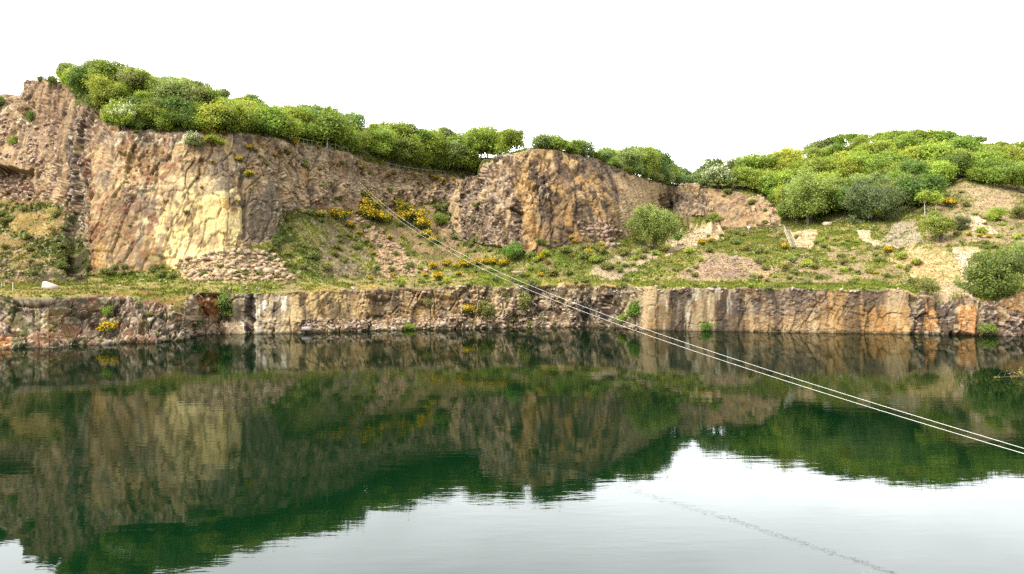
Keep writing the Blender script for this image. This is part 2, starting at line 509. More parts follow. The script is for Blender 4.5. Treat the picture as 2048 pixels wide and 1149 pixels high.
# hand placed relief (metres outward)
dh = np.zeros(len(P), np.float32)
for poly, h in [(rect(1284, 575, 1312, 665), .5), (rect(1205, 590, 1224, 660), -1.6), (rect(1163, 606, 1173, 660), -1.2), ([(1820, 592), (1836, 600), (1850, 645), (1832, 640), (1815, 610)], -1.3), ([(1912, 590), (1942, 590), (1948, 675), (1905, 675)], .8), (rect(1872, 590, 1903, 660), -.8),
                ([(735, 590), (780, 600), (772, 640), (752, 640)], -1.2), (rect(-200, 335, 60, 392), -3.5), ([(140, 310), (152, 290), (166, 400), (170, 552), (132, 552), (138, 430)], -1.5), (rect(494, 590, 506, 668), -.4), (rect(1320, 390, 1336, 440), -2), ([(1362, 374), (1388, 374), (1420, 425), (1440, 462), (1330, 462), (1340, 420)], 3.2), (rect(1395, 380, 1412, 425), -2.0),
                ([(640, 600), (650, 600), (652, 640), (644, 645)], -.6), ([(850, 590), (990, 600), (985, 604), (850, 596)], -.7), ([(1840, 640), (1880, 655), (1872, 672), (1815, 668), (1818, 636)], .8),
                (rect(1036, 320, 1046, 480), -.9), (rect(1100, 310, 1108, 470), -.7), (rect(1150, 330, 1157, 440), -.7), (rect(480, 340, 492, 480), -.8), (rect(1640, 590, 1646, 670), -.5), (rect(1735, 600, 1740, 668), -.4)]:
    dh[inside(poly, 5) & (VP < 7.8) & ((VP > 3) | (poly[0][1] > 560))] += h
tmp = dh.reshape(NR, NX)
for it in range(2):
    tmp[:, 1:-1] = .25 * tmp[:, :-2] + .5 * tmp[:, 1:-1] + .25 * tmp[:, 2:]
    tmp[1:-1] = .25 * tmp[:-2] + .5 * tmp[1:-1] + .25 * tmp[2:]
disp += tmp.ravel()
disp = np.where((VP < 1.0), disp * .6, disp)
P2 = P + NN * disp[:, None]
P2[:, 2] += 0.0
G2 = P2.reshape(NR, NX, 3)
SPY = HZ - (G2[..., 2] - HC) / np.maximum(G2[..., 1], 1) * FPX

# ------------------------------------------------------------------ terrain: colours of rock, soil, turf and stains, plus painted recess shade
def C(r, g, b, k=.62):
    return (lin((r, g, b)) * k).astype(np.float32)


n_lo = fbm(P, 12, 3); n_md = fbm(P + 21, 3.2, 3); n_hi = fbm(P + 63, .9, 2)
strk = fbm(P * np.array([1, 1, .09], np.float32) + 7, .9, 3)
strk2 = fbm(P * np.array([1, 1, .06], np.float32) + 57, 1.8, 2)
TAN, PINK, GREY, DARK, OCHRE = C(186, 156, 112), C(170, 142, 112), C(132, 122, 108), C(104, 86, 72), C(200, 148, 74)
YEL, PALE, RUST, TURF, TURF2, SOIL, DRY = C(255, 228, 152), C(236, 218, 192), C(168, 92, 48), C(148, 152, 68), C(112, 126, 54), C(154, 128, 98), C(166, 150, 94)
SAND = C(214, 184, 150); RED = C(150, 74, 52); SHRUB = C(126, 110, 90)
col = np.zeros((len(P), 3), np.float32)


def mixin(m, c, w):
    w = (np.asarray(w, np.float32) * m)[:, None]
    col[:] = col * (1 - w) + np.asarray(c, np.float32) * w


ALL = np.ones(len(P), bool)
isrock = (VP < 3) | ((VP >= 6) & (VP < 8.1) & (QX < 1560)) | ((VP >= 8) & (QX < 140))
mixin(ALL, TAN, 1)
mixin(isrock, PINK, sstep(.45, .6, n_lo))
mixin(isrock, GREY, .8 * sstep(.5, .62, n_md))
mixin(isrock, DARK, .6 * sstep(.55, .68, fbm(P + 811, 6, 3)))
bench = (VP >= 2.97) & (VP < 4)
slp = (VP >= 4) & (VP < 6)
hill = (VP >= 6) & ~isrock
mixin(bench, TURF, 1)
mixin(bench, TURF2, .8 * sstep(.48, .6, n_md))
mixin(bench, DRY, .8 * sstep(.52, .64, n_lo))
mixin(slp, SOIL, 1)
mixin(slp, TURF, .9 * sstep(.30, .46, n_md * .6 + n_lo * .4))
mixin(slp, TURF2, .8 * sstep(.54, .62, n_md))
mixin(slp, SHRUB, .5 * sstep(.54, .64, fbm(P + 77, 5, 3)))
mixin(bench, SOIL, .6 * sstep(.56, .64, fbm(P + 177, 2.5, 3)))
mixin(hill, TURF2, 1)
mixin(hill, SHRUB, .6 * sstep(.48, .6, n_md))


def zone(poly, c, s=1.0, warp=12, patch=None, only=None, edge=.06, nz=None):
    m = inside(poly, warp)
    if only is not None:
        m &= only
    w = s
    if patch is not None:
        nn = n_md if nz is None else nz
        w = s * sstep(patch - edge, patch + edge, nn)
    mixin(m, c, w)


rk = isrock
# left recess: rock and turf colours, its brown shade painted in
zone(rect(-320, 190, 150, 420), C(160, 130, 104), .85)
zone(rect(-320, 200, 130, 340), PALE, .8, patch=.54)
zone(rect(-320, 250, 150, 420), C(150, 110, 76), .7, patch=.5)
zone(rect(-320, 335, 62, 395), C(98, 62, 40), 1, 6)  # shade under the overhang, painted as dark brown rock
zone([(56, 165), (135, 165), (140, 300), (120, 340), (80, 260), (58, 230)], C(170, 134, 104), .9, 4)
zone(rect(50, 160, 140, 330), C(134, 104, 82), .6, 4, patch=.54, nz=strk)
zone(rect(120, 215, 215, 420), C(104, 88, 76), .88)
zone(rect(-320, 395, 150, 565), C(142, 112, 72), .85)
zone(rect(-320, 400, 150, 565), C(78, 90, 40), .9, patch=.46)
zone(rect(-320, 520, 140, 566), C(98, 82, 66), .85, patch=.42)
zone(rect(30, 420, 150, 470), C(186, 148, 84), .7, patch=.45)
zone(rect(138, 280, 172, 560), C(82, 68, 60), .9, 5)  # crevice shadow painted into the rock colour
zone(rect(100, 430, 160, 560), C(64, 76, 34), .8, 8, patch=.45)
# great left face
zone(rect(172, 280, 545, 560), C(196, 168, 122), .85, 8, only=(VP >= 6) & (VP < 8.08))
zone([(285, 345), (470, 350), (478, 500), (440, 530), (330, 530), (260, 470)], C(226, 204, 158), .75, 16, only=rk)
zone([(350, 430), (440, 380), (476, 400), (480, 500), (440, 530), (350, 525)], YEL, .8, 14, only=rk, patch=.42)
zone(rect(355, 455, 465, 530), C(255, 242, 188, .74), .9, 12, only=rk, patch=.42)
zone([(436, 400), (470, 395), (482, 490), (452, 500), (440, 450)], C(214, 162, 76), .8, 6, only=rk)
zone(rect(172, 440, 210, 560), C(190, 146, 84), .7, 8, only=rk)
zone([(475, 330), (520, 330), (548, 480), (500, 500)], C(132, 120, 110), .85, 8, only=rk)
zone(rect(215, 262, 375, 290), PALE, .85, 5, only=rk)
zone(rect(200, 300, 340, 520), C(150, 104, 78), .7, 10, patch=.56, only=rk, nz=n_hi)
zone(rect(215, 300, 560, 500), C(172, 160, 140), .6, 10, patch=.55, only=rk)
zone([(122, 300), (158, 270), (164, 400), (168, 560), (120, 560), (130, 430)], C(84, 70, 61), .85, 5, only=VP > 4)  # second coat of painted shadow along the crevice
zone(rect(120, 420, 160, 560), C(66, 78, 36), .8, 5, only=VP > 4, patch=.5)
# upper slabs
zone(rect(540, 280, 900, 440), C(196, 170, 140), .75, 10, only=(VP >= 6) & (VP < 8.08))
zone(rect(560, 300, 900, 440), C(150, 122, 98), .6, 10, patch=.52, only=(VP >= 6) & (VP < 8.08))
zone(rect(600, 300, 900, 430), C(206, 186, 160), .7, 8, patch=.57, only=(VP >= 6) & (VP < 8.08))
zone(rect(540, 330, 640, 400), C(206, 168, 112), .7, 10, patch=.48, only=(VP >= 6) & (VP < 8.08))
zone(rect(760, 340, 900, 420), C(150, 128, 86), .7, 8, patch=.5, only=(VP >= 6) & (VP < 8.08))
zone(rect(880, 355, 965, 480), C(120, 104, 90), .8, 8)
zone([(912, 360), (926, 360), (916, 460), (902, 460)], C(206, 178, 132), .9, 2)
zone([(862, 410), (895, 400), (902, 460), (870, 470)], C(96, 112, 48), .9, 6)
# headland
hd = (VP >= 6) & (VP < 8.1)
zone(rect(920, 300, 1340, 510), C(146, 118, 90), .9, 6, only=hd)
zone(rect(925, 310, 1060, 500), C(122, 102, 92), .8, 10, only=hd)
zone(rect(925, 310, 1060, 500), C(190, 166, 146), .7, 8, patch=.55, only=hd)
zone([(1040, 300), (1130, 310), (1150, 470), (1060, 505), (1035, 420)], C(176, 138, 86), .75, 10, only=hd)
zone(rect(1050, 400, 1110, 505), C(186, 136, 70), .65, 8, only=hd)
zone(rect(1130, 380, 1235, 490), C(176, 144, 100), .6, 8, only=hd)
zone([(1155, 440), (1220, 440), (1240, 490), (1170, 495)], C(200, 172, 150), .85, 8, only=hd)
zone([(1235, 345), (1335, 370), (1320, 420), (1265, 480), (1240, 460)], C(214, 182, 142), .9, 5, only=hd)
zone(rect(930, 300, 1240, 500), C(92, 70, 56), .8, 6, only=hd, patch=.53, nz=strk)
zone([(1060, 330), (1110, 330), (1110, 400), (1070, 400)], C(104, 88, 84), .7, 10, only=hd)
zone(rect(930, 300, 1240, 500), C(222, 190, 146), .6, 6, only=hd, patch=.58, nz=strk2)
# back wall
zone(rect(1330, 375, 1415, 465), C(140, 120, 98), .9, 5, only=hd)
zone(rect(1395, 380, 1416, 430), C(98, 90, 74), .8, 4, only=hd)
zone(rect(1412, 383, 1560, 465), C(176, 144, 112), .85, 5, only=hd)
zone(rect(1412, 383, 1560, 465), C(150, 132, 112), .7, 5, only=hd, patch=.54)
zone(rect(1480, 395, 1560, 465), C(190, 160, 120), .7, 8, only=hd, patch=.5)
zone([(1470, 383), (1560, 420), (1560, 400), (1500, 380)], TURF, .9, 6)
# foot slopes, left and middle
zone([(200, 548), (270, 530), (330, 540), (350, 566), (200, 566)], C(110, 124, 46), .9, 8, only=slp)
zone([(285, 505), (320, 505), (360, 550), (300, 545)], C(140, 140, 58), .95, 5, only=VP > 3.5)
zone([(350, 525), (470, 495), (560, 510), (590, 566), (380, 566)], C(208, 180, 136), .9, 8, only=slp)
zone([(460, 520), (560, 500), (600, 566), (500, 566)], C(178, 150, 114), .7, 8, only=slp)
zone([(545, 420), (640, 420), (760, 560), (590, 566), (550, 500)], C(104, 116, 52), .85, 12, patch=.46, only=VP > 3.9)
zone([(620, 440), (700, 450), (760, 560), (650, 566)], C(142, 122, 102), .75, 10, patch=.5, only=slp)
zone([(690, 430), (720, 425), (860, 548), (770, 552), (740, 490)], C(196, 164, 130), .9, 8, only=VP > 3.9)
zone([(770, 420), (880, 420), (930, 520), (860, 545)], C(164, 132, 102), .75, 10, only=VP > 3.9)
zone([(770, 470), (900, 480), (900, 530), (840, 540)], C(112, 112, 60), .7, 8, patch=.53, only=slp)
zone([(920, 480), (1060, 500), (1160, 480), (1240, 480), (1200, 540), (930, 540)], C(108, 122, 50), .85, 10, patch=.42, only=slp)
# right slope
zone([(1180, 540), (1300, 480), (1330, 500), (1230, 566)], C(184, 162, 136), .85, 8, only=slp)
zone([(1330, 470), (1440, 458), (1450, 470), (1370, 505), (1330, 510)], C(218, 190, 158), .95, 5, only=VP > 3.9)
zone([(1345, 560), (1420, 500), (1520, 525), (1540, 562)], C(186, 154, 128), .9, 8, only=slp)
zone([(1420, 530), (1470, 520), (1500, 550), (1430, 556)], C(140, 118, 106), .8, 6, only=slp, patch=.45)
zone([(1505, 548), (1545, 530), (1550, 545), (1515, 565)], C(220, 184, 126), .9, 4, only=slp)
zone([(1580, 462), (1636, 462), (1625, 496), (1590, 496)], C(216, 184, 148), .95, 3, only=VP > 3.9)
zone([(1712, 458), (1740, 460), (1745, 480), (1800, 495), (1770, 498), (1722, 480)], C(218, 194, 164), .9, 2, only=VP > 3.9)
zone([(1755, 490), (1790, 445), (1830, 440), (1850, 488)], C(176, 160, 136), .9, 5)
zone([(1850, 485), (1850, 400), (1920, 365), (2370, 385), (2370, 490)], C(178, 150, 118), .8, 8)
zone([(1850, 485), (1850, 400), (1920, 370), (2370, 390), (2370, 490)], C(124, 124, 66), .75, 8, patch=.52)
zone([(1930, 375), (2000, 380), (2060, 420), (1960, 410)], C(196, 162, 134), .7, 6, patch=.45)
zone([(1935, 432), (1960, 430), (2000, 470), (1950, 480)], C(220, 192, 166), .9, 4)
zone([(1770, 520), (1830, 492), (1950, 492), (1960, 560), (1840, 570)], C(206, 174, 124), .85, 8, only=VP > 3.5)
zone([(1800, 500), (1850, 500), (1840, 530), (1800, 530)], C(160, 112, 82), .7, 6, only=VP > 3.5, patch=.48)
zone([(1905, 490), (1950, 500), (1945, 560), (1920, 550)], C(218, 190, 164), .8, 4, only=VP > 3.5)
zone([(1830, 560), (1900, 560), (1960, 600), (1840, 595)], C(196, 168, 140), .8, 6, only=VP > 2.9)
for px_, py_ in [(1640, 540), (1700, 530), (1600, 520), (1730, 552), (1560, 540), (1680, 505), (1660, 560)]:
    zone([(px_ - 40, py_ - 3), (px_ + 30, py_ - 9), (px_ + 45, py_ + 4), (px_ - 20, py_ + 9)], C(172, 142, 116), .85, 7, only=slp)
# bench details: red sorrel and dry turf along the edge
edge_b = (VP >= 2.85) & (VP < 3.45)
zone(rect(-320, 570, 375, 625), C(158, 130, 74), .55, 4, only=edge_b, patch=.44)
zone(rect(-320, 570, 375, 625), RED, .4, 4, only=edge_b, patch=.57)
zone(rect(560, 560, 760, 590), C(182, 146, 80), .7, 3, only=edge_b, patch=.45)
zone(rect(1080, 560, 1330, 585), C(176, 144, 84), .7, 5, only=edge_b, patch=.5)
zone(rect(380, 550, 700, 590), C(142, 156, 60), .5, 3, only=(VP > 3.2) & (VP < 4), patch=.46)
# lake wall
lw = VP < 3.02
zone(rect(-320, 585, 380, 710), C(138, 124, 112), .9, 6, only=lw)
zone(rect(-320, 600, 380, 710), C(180, 162, 148), .7, 6, only=lw, patch=.53)
zone(rect(-320, 585, 380, 710), C(160, 104, 68), .6, 6, only=lw, patch=.56, nz=fbm(P + 13, 2.2, 3))
zone(rect(-320, 585, 380, 710), C(104, 108, 62), .8, 6, only=lw, patch=.58, nz=fbm(P + 113, 2.2, 3))
zone(rect(-320, 660, 22, 710), C(196, 132, 76), .8, 4, only=lw)
zone(rect(376, 585, 412, 630), C(190, 168, 140), .8, 3, only=lw)
zone(rect(396, 588, 445, 630), C(190, 118, 58), .85, 4, only=lw)
zone(rect(380, 630, 500, 680), C(172, 146, 118), .8, 5, only=lw)
zone(rect(460, 588, 570, 668), C(182, 168, 148), .85, 4, only=lw)
zone(rect(478, 590, 572, 668), C(232, 228, 222, .8), .9, 2, only=lw, patch=.58, nz=strk)
zone(rect(488, 594, 510, 666), C(56, 46, 50), .95, 2, only=lw, patch=.42, nz=strk)
zone(rect(542, 604, 562, 668), C(56, 46, 50), .95, 2, only=lw, patch=.42, nz=strk)
zone(rect(600, 585, 720, 645), C(108, 94, 76), .8, 3, only=lw, patch=.56, nz=strk2)
zone(rect(1470, 580, 2040, 672), C(84, 70, 62), .75, 3, only=lw, patch=.58, nz=strk)
zone(rect(575, 585, 740, 645), C(212, 182, 128), .9, 4, only=lw)
zone(rect(575, 585, 740, 645), C(150, 132, 104), .7, 3, only=lw, patch=.58, nz=strk)
zone(rect(700, 575, 1000, 650), C(188, 156, 110), .85, 6, only=lw)
zone(rect(700, 575, 1000, 650), C(150, 126, 96), .6, 6, only=lw, patch=.56)
zone(rect(600, 640, 1000, 668), C(156, 130, 106), .8, 4, only=lw)
zone(rect(990, 575, 1160, 665), C(184, 160, 126), .8, 8, only=lw)
zone(rect(1020, 600, 1150, 660), C(164, 74, 66), .5, 6, only=lw, patch=.6)
zone(rect(1050, 575, 1290, 650), C(118, 104, 88), .8, 8, only=lw)
zone(rect(1150, 585, 1290, 665), C(104, 94, 84), .8, 6, only=lw, patch=.5)
zone(rect(1150, 590, 1250, 665), C(52, 46, 46), .9, 3, only=lw, patch=.49, nz=strk)
zone(rect(1285, 580, 1314, 668), C(182, 150, 110), .75, 4, only=lw)
zone(rect(1314, 575, 1470, 670), C(134, 118, 98), .9, 3, only=lw)
zone(rect(1310, 575, 1470, 670), C(72, 62, 54), .9, 3, only=lw, patch=.47, nz=strk2)
zone(rect(1320, 575, 1470, 670), C(206, 196, 182), .75, 2, only=lw, patch=.61, nz=strk)
zone(rect(1465, 578, 1655, 640), C(116, 102, 94), .9, 5, only=lw)
zone(rect(1450, 630, 1655, 672), C(172, 140, 102), .8, 6, only=lw)
zone(rect(1480, 580, 1650, 672), C(184, 150, 116), .7, 5, only=lw, patch=.56)
zone(rect(1655, 580, 1825, 675), C(186, 148, 98), .9, 4, only=lw)
zone(rect(1655, 580, 1825, 675), C(190, 138, 80), .7, 4, only=lw, patch=.55)
zone(rect(1700, 580, 1822, 610), C(168, 142, 116), .8, 5, only=lw)
zone(rect(1820, 590, 1960, 680), C(124, 98, 74), .9, 4, only=lw)
zone(rect(1818, 600, 1850, 640), C(86, 72, 70), .9, 4, only=lw)
zone(rect(1850, 600, 1874, 662), C(192, 140, 82), .8, 3, only=lw)
zone(rect(1908, 620, 1948, 672), C(200, 138, 76), .8, 5, only=lw)
zone(rect(1875, 595, 1908, 640), C(120, 108, 100), .8, 3, only=lw)
zone(rect(1955, 590, 2370, 690), C(130, 110, 102), .9, 5, only=lw)
zone(rect(2010, 575, 2370, 625), C(172, 132, 84), .8, 5, only=lw)
# tone of each joint block and fine wear
blk = .93 + (.26 * (b1 - .5) + .22 * (c2 - .5) * (.4 + rough)) * (.25 + .75 * amp) + .18 * (a2 - .5)
n_fi = fbm(P + 411, .45, 2)
fld = fbm(P + 511, 2.0, 4)
col *= np.where(isrock, blk * (.72 + .56 * n_fi), (.74 + .52 * fld) * (.78 + .44 * n_fi))[:, None]
mixin(~isrock & (VP > 3.9), DRY, .45 * sstep(.52, .62, fbm(P + 611, 1.6, 3)))
mixin(~isrock & (VP > 3), TURF2, .5 * sstep(.55, .63, fbm(P + 711, 2.2, 3)))
mixin(~isrock & (VP > 3.9), C(206, 184, 158), .5 * (e3 > .88) * (n_lo > .45))
mixin(isrock, C(226, 206, 180), .55 * (c3 > .80) * (.15 + .85 * rough) * amp)
mixin(isrock, C(222, 198, 166), .6 * (e3 > .80) * (.15 + .85 * amp))
mixin(isrock, C(98, 80, 66), .45 * (e2 > .84) * (.3 + .7 * rough) * amp)
mixin(isrock, C(160, 84, 58), .35 * ((e2 < .10) & (n_md > .5)))
mixin(isrock & (VP > 3), C(92, 72, 58), .6 * sstep(.55, .63, strk))
mixin(isrock & (VP > 3), C(206, 176, 132), .4 * sstep(.57, .64, strk2))
mixin(isrock, C(150, 116, 60), .35 * sstep(.56, .66, fbm(P + 200, 4, 3)))
wet = sstep(.55, .1, P2[:, 2]) * (VP > .8)
col *= (1 - .55 * wet)[:, None]
big_face = (isrock & (VP > 5.9) & (QX > 165) & (QX < 560))
strk3 = fbm(P * np.array([1, 1, .05], np.float32) + 607, 2.0, 3)
hdc = hd & (QX > 1030) & (QX < 1240)
mixin(hdc, C(96, 78, 64), .75 * sstep(.50, .58, strk3))
mixin(hdc, C(198, 156, 98), .6 * sstep(.48, .40, strk3))
mixin(hd & (QX > 920) & (QX < 1330), C(112, 98, 90), .5 * sstep(.52, .62, fbm(P + 977, 5, 3)))
lwr = lw & (QX > 460) & (QX < 1960) & (VP > .9)
mixin(lwr, C(92, 80, 70), .62 * sstep(.52, .60, strk3))
mixin(lwr, C(208, 186, 150), .45 * sstep(.46, .38, strk3))
mixin(big_face, C(140, 122, 104), .5 * sstep(.53, .61, strk3) * (QX > 440) + .3 * sstep(.55, .62, strk3))
bf = big_face * np.where(inside([(335, 350), (470, 350), (482, 500), (440, 535), (345, 530), (320, 450)], 14), .25, 1.0)
zone([(335, 400), (470, 380), (480, 500), (440, 535), (340, 530), (310, 470)], C(250, 228, 164), .55, 14, only=rk, patch=.45)
mixin(bf, C(150, 122, 92), .55 * sstep(.50, .60, fbm(P + 901, 4.5, 3)))
mixin(bf, C(124, 112, 102), .6 * sstep(.54, .62, fbm(P * np.array([1, 1, .35], np.float32) + 931, 2.2, 3)))
mixin(bf, C(150, 84, 62), .5 * sstep(.55, .62, fbm(P + 951, 1.1, 3)) * (QX < 420))
zone([(1235, 345), (1335, 370), (1320, 420), (1265, 480), (1240, 460)], C(206, 176, 136), .6, 6, only=hd)
col *= np.where(isrock, np.where(big_face, 1.02, .95), 1.0)[:, None] * np.where(isrock[:, None], np.array([.97, .96, .86]), 1.0)
_l = col @ np.array([.3, .6, .1], np.float32)
col *= np.where(isrock, np.clip(_l / .19, .3, 2.2) ** .24, np.clip(_l / .17, .4, 2) ** .15)[:, None]
mixin(isrock & (e1 > .90), C(232, 212, 184), .5 * amp)
col = np.clip(col, .004, .75)


def sub_mesh(r0, r1, mask_c, mat, name, smooth=None):
    """cut one block of rows x columns out of the sheet"""
    c0, c1 = mask_c
    smooth = (mat is not M_ROCK) if smooth is None else smooth
    g = G2[r0:r1 + 1, c0:c1 + 1].reshape(-1, 3)
    cc = col.reshape(NR, NX, 3)[r0:r1 + 1, c0:c1 + 1].reshape(-1, 3)
    nr, nc = r1 - r0 + 1, c1 - c0 + 1
    i = np.arange(nr * nc).reshape(nr, nc)
    F = np.stack([i[:-1, :-1].ravel(), i[:-1, 1:].ravel(), i[1:, 1:].ravel(), i[1:, :-1].ravel()], 1)
    me = new_mesh(name, g, F, mat, smooth, {'Col': cc})
    return obj(name, me, None, kind='structure')


def ci(px):
    return int(np.argmin(np.abs(PX - px)))


NL = NX - 1
sub_mesh(0, ROWI['E'], (0, NL), M_ROCK, 'lakeside_cliff')
sub_mesh(ROWI['E'], ROWI['B'], (0, NL), M_SOIL, 'grass_bench')
sub_mesh(ROWI['B'], ROWI['F'], (0, NL), M_SOIL, 'slope')
sub_mesh(ROWI['F'], ROWI['T'] + 3, (0, ci(930)), M_ROCK, 'quarry_cliff')
sub_mesh(ROWI['F'], ROWI['T'] + 3, (ci(930), ci(1332)), M_ROCK, 'rock_headland')
sub_mesh(ROWI['F'], ROWI['T'] + 3, (ci(1332), ci(1562)), M_ROCK, 'back_cliff')
sub_mesh(ROWI['F'], ROWI['T'] + 3, (ci(1562), NL), M_SOIL, 'hillside')
sub_mesh(ROWI['T'] + 3, NR - 1, (0, NL), M_SOIL, 'hill')


def surf(px, py):
    """the visible point of the finished ground under a photo pixel"""
    j = int(np.argmin(np.abs(PX - px)))
    c = SPY[:, j]
    k = np.nonzero((c <= py))[0]
    k = k[k > ROWI['W']]
    k = int(k[0]) if len(k) else ROWI['G']
    return G2[k, j].astype(float), k, j


def rim_top(px, back=0):
    j = int(np.argmin(np.abs(PX - px)))
    a, b = ROWI['T'] - 8, ROWI['T'] + 7
    k = a + int(np.argmin(SPY[a:b, j]))
    return G2[min(k + back, NR - 1), j].astype(float)


def on_row(px, v):
    j = int(np.argmin(np.abs(PX - px)))
    k = int(np.argmin(np.abs(vpos - v)))
    return G2[k, j].astype(float)


# ------------------------------------------------------------------ water
def make_water():
    m, nt, out = mat_new('lake water')
    L = nt.links.new
    b = N(nt, 'ShaderNodeBsdfPrincipled', Roughness=0.015, IOR=1.333)
    b.inputs['Base Color'].default_value = (0.002, 0.017, 0.009, 1)
    tc = N(nt, 'ShaderNodeTexCoord')
    mp = N(nt, 'ShaderNodeMapping')
    mp.inputs['Rotation'].default_value = (0, 0, math.radians(-14))
    mp.inputs['Scale'].default_value = (0.35, 1.0, 1.0)
    L(tc.outputs['Object'], mp.inputs['Vector'])
    n1 = N(nt, 'ShaderNodeTexNoise', Scale=1.7, Detail=3.0, Roughness=0.55)
    n2 = N(nt, 'ShaderNodeTexNoise', Scale=0.35, Detail=2.0)
    n3 = N(nt, 'ShaderNodeTexNoise', Scale=0.05, Detail=2.0)
    L(mp.outputs['Vector'], n1.inputs['Vector'])
    L(mp.outputs['Vector'], n2.inputs['Vector'])
    L(tc.outputs['Object'], n3.inputs['Vector'])
    mul = N(nt, 'ShaderNodeMath', _operation='MULTIPLY')
    mr = N(nt, 'ShaderNodeMapRange')
    mr.inputs['From Min'].default_value = .35
    mr.inputs['From Max'].default_value = .65
    mr.inputs['To Min'].default_value = .25
    mr.inputs['To Max'].default_value = 1.0
    L(n3.outputs['Fac'], mr.inputs['Value'])
    L(n1.outputs['Fac'], mul.inputs[0])
    L(mr.outputs['Result'], mul.inputs[1])
    ad = N(nt, 'ShaderNodeMath', _operation='MULTIPLY_ADD')
    L(n2.outputs['Fac'], ad.inputs[0])
    ad.inputs[1].default_value = 1.2
    L(mul.outputs['Value'], ad.inputs[2])
    bp = N(nt, 'ShaderNodeBump', Strength=1.0, Distance=0.0048)
    L(ad.outputs['Value'], bp.inputs['Height'])
    df = N(nt, 'ShaderNodeBsdfDiffuse')
    df.inputs['Color'].default_value = (0.001, 0.0105, 0.0030, 1)
    gl = N(nt, 'ShaderNodeBsdfGlossy', Roughness=0.012)
    gl.inputs['Color'].default_value = (0.56, 0.565, 0.555, 1)       # grey tint dims the mirror image, to deepen the reflections
    fr = N(nt, 'ShaderNodeFresnel', IOR=1.333)
    ms = N(nt, 'ShaderNodeMixShader')
    L(bp.outputs['Normal'], gl.inputs['Normal'])
    L(bp.outputs['Normal'], fr.inputs['Normal'])
    L(fr.outputs['Fac'], ms.inputs['Fac'])
    L(df.outputs['BSDF'], ms.inputs[1])
    L(gl.outputs['BSDF'], ms.inputs[2])
    L(ms.outputs['Shader'], out.inputs['Surface'])
    nt.nodes.remove(b)
    V = [(-260, -60, 0), (260, -60, 0), (260, 175, 0), (-260, 175, 0)]
    obj('water', new_mesh('water', V, [(0, 1, 2, 3)], m), None, kind='structure')


make_water()


# near bank under the camera
def make_bank():
    xs = np.linspace(-60, 60, 121)
    prof = [(-60, 9.0), (-20, 8.3), (-4, 7.9), (0, 7.75), (2.2, 7.7), (3.3, 7.55), (3.7, 6.6), (4.1, 4.0), (5.0, 1.5), (6.0, -2)]
    V = np.array([(x, y, z) for y, z in prof for x in xs], np.float32)
    d = (fbm(V, 2.5, 3) - .5)
    V[:, 1] -= np.abs(d) * .8
    V[:, 2] += d * .25 * (V[:, 1] < 3)
    i = np.arange(len(V)).reshape(len(prof), len(xs))
    F = np.stack([i[:-1, :-1].ravel(), i[:-1, 1:].ravel(), i[1:, 1:].ravel(), i[1:, :-1].ravel()], 1)
    nz = fbm(V + 5, 1.5, 3)
    cc = np.where((V[:, 2] > 6.8)[:, None], TURF * (0.7 + .6 * nz[:, None]), GREY * (.7 + .6 * nz[:, None]))
    obj('bank', new_mesh('bank', V, F, M_SOIL, True, {'Col': cc}), None, kind='structure')


make_bank()
#PART2
# ------------------------------------------------------------------ plants: a few grown meshes, each plant its own object
def unit(n, rng):
    v = rng.normal(size=(n, 3))
    return v / np.linalg.norm(v, axis=1)[:, None]


def leaves_mesh(name, cen, dirs, size, rng, mat, aspect=1.35, clump_v=None):
    """one small folded-free rhombic face per leaf spray"""
    n = len(cen)
    nrm = dirs * .55 + unit(n, rng) * .8 + np.array([0, 0, .35])
    nrm /= np.linalg.norm(nrm, axis=1)[:, None]
    t = np.cross(nrm, unit(n, rng))
    t /= np.linalg.norm(t, axis=1)[:, None] + 1e-9
    b = np.cross(nrm, t)
    sz = size * (.6 + .8 * rng.rand(n))[:, None]
    V = np.stack([cen - t * sz * aspect * .5, cen + b * sz * .42 - t * sz * .1, cen + t * sz * aspect * .5, cen - b * sz * .42 + t * sz * .1], 1).reshape(-1, 3)
    lv = np.clip(.5 + .16 * rng.normal(size=n) + (0 if clump_v is None else clump_v), 0, 1)
    F = np.arange(4 * n).reshape(n, 4)
    return new_mesh(name, V, F, mat, False, {'lv': np.repeat(lv, 4)})


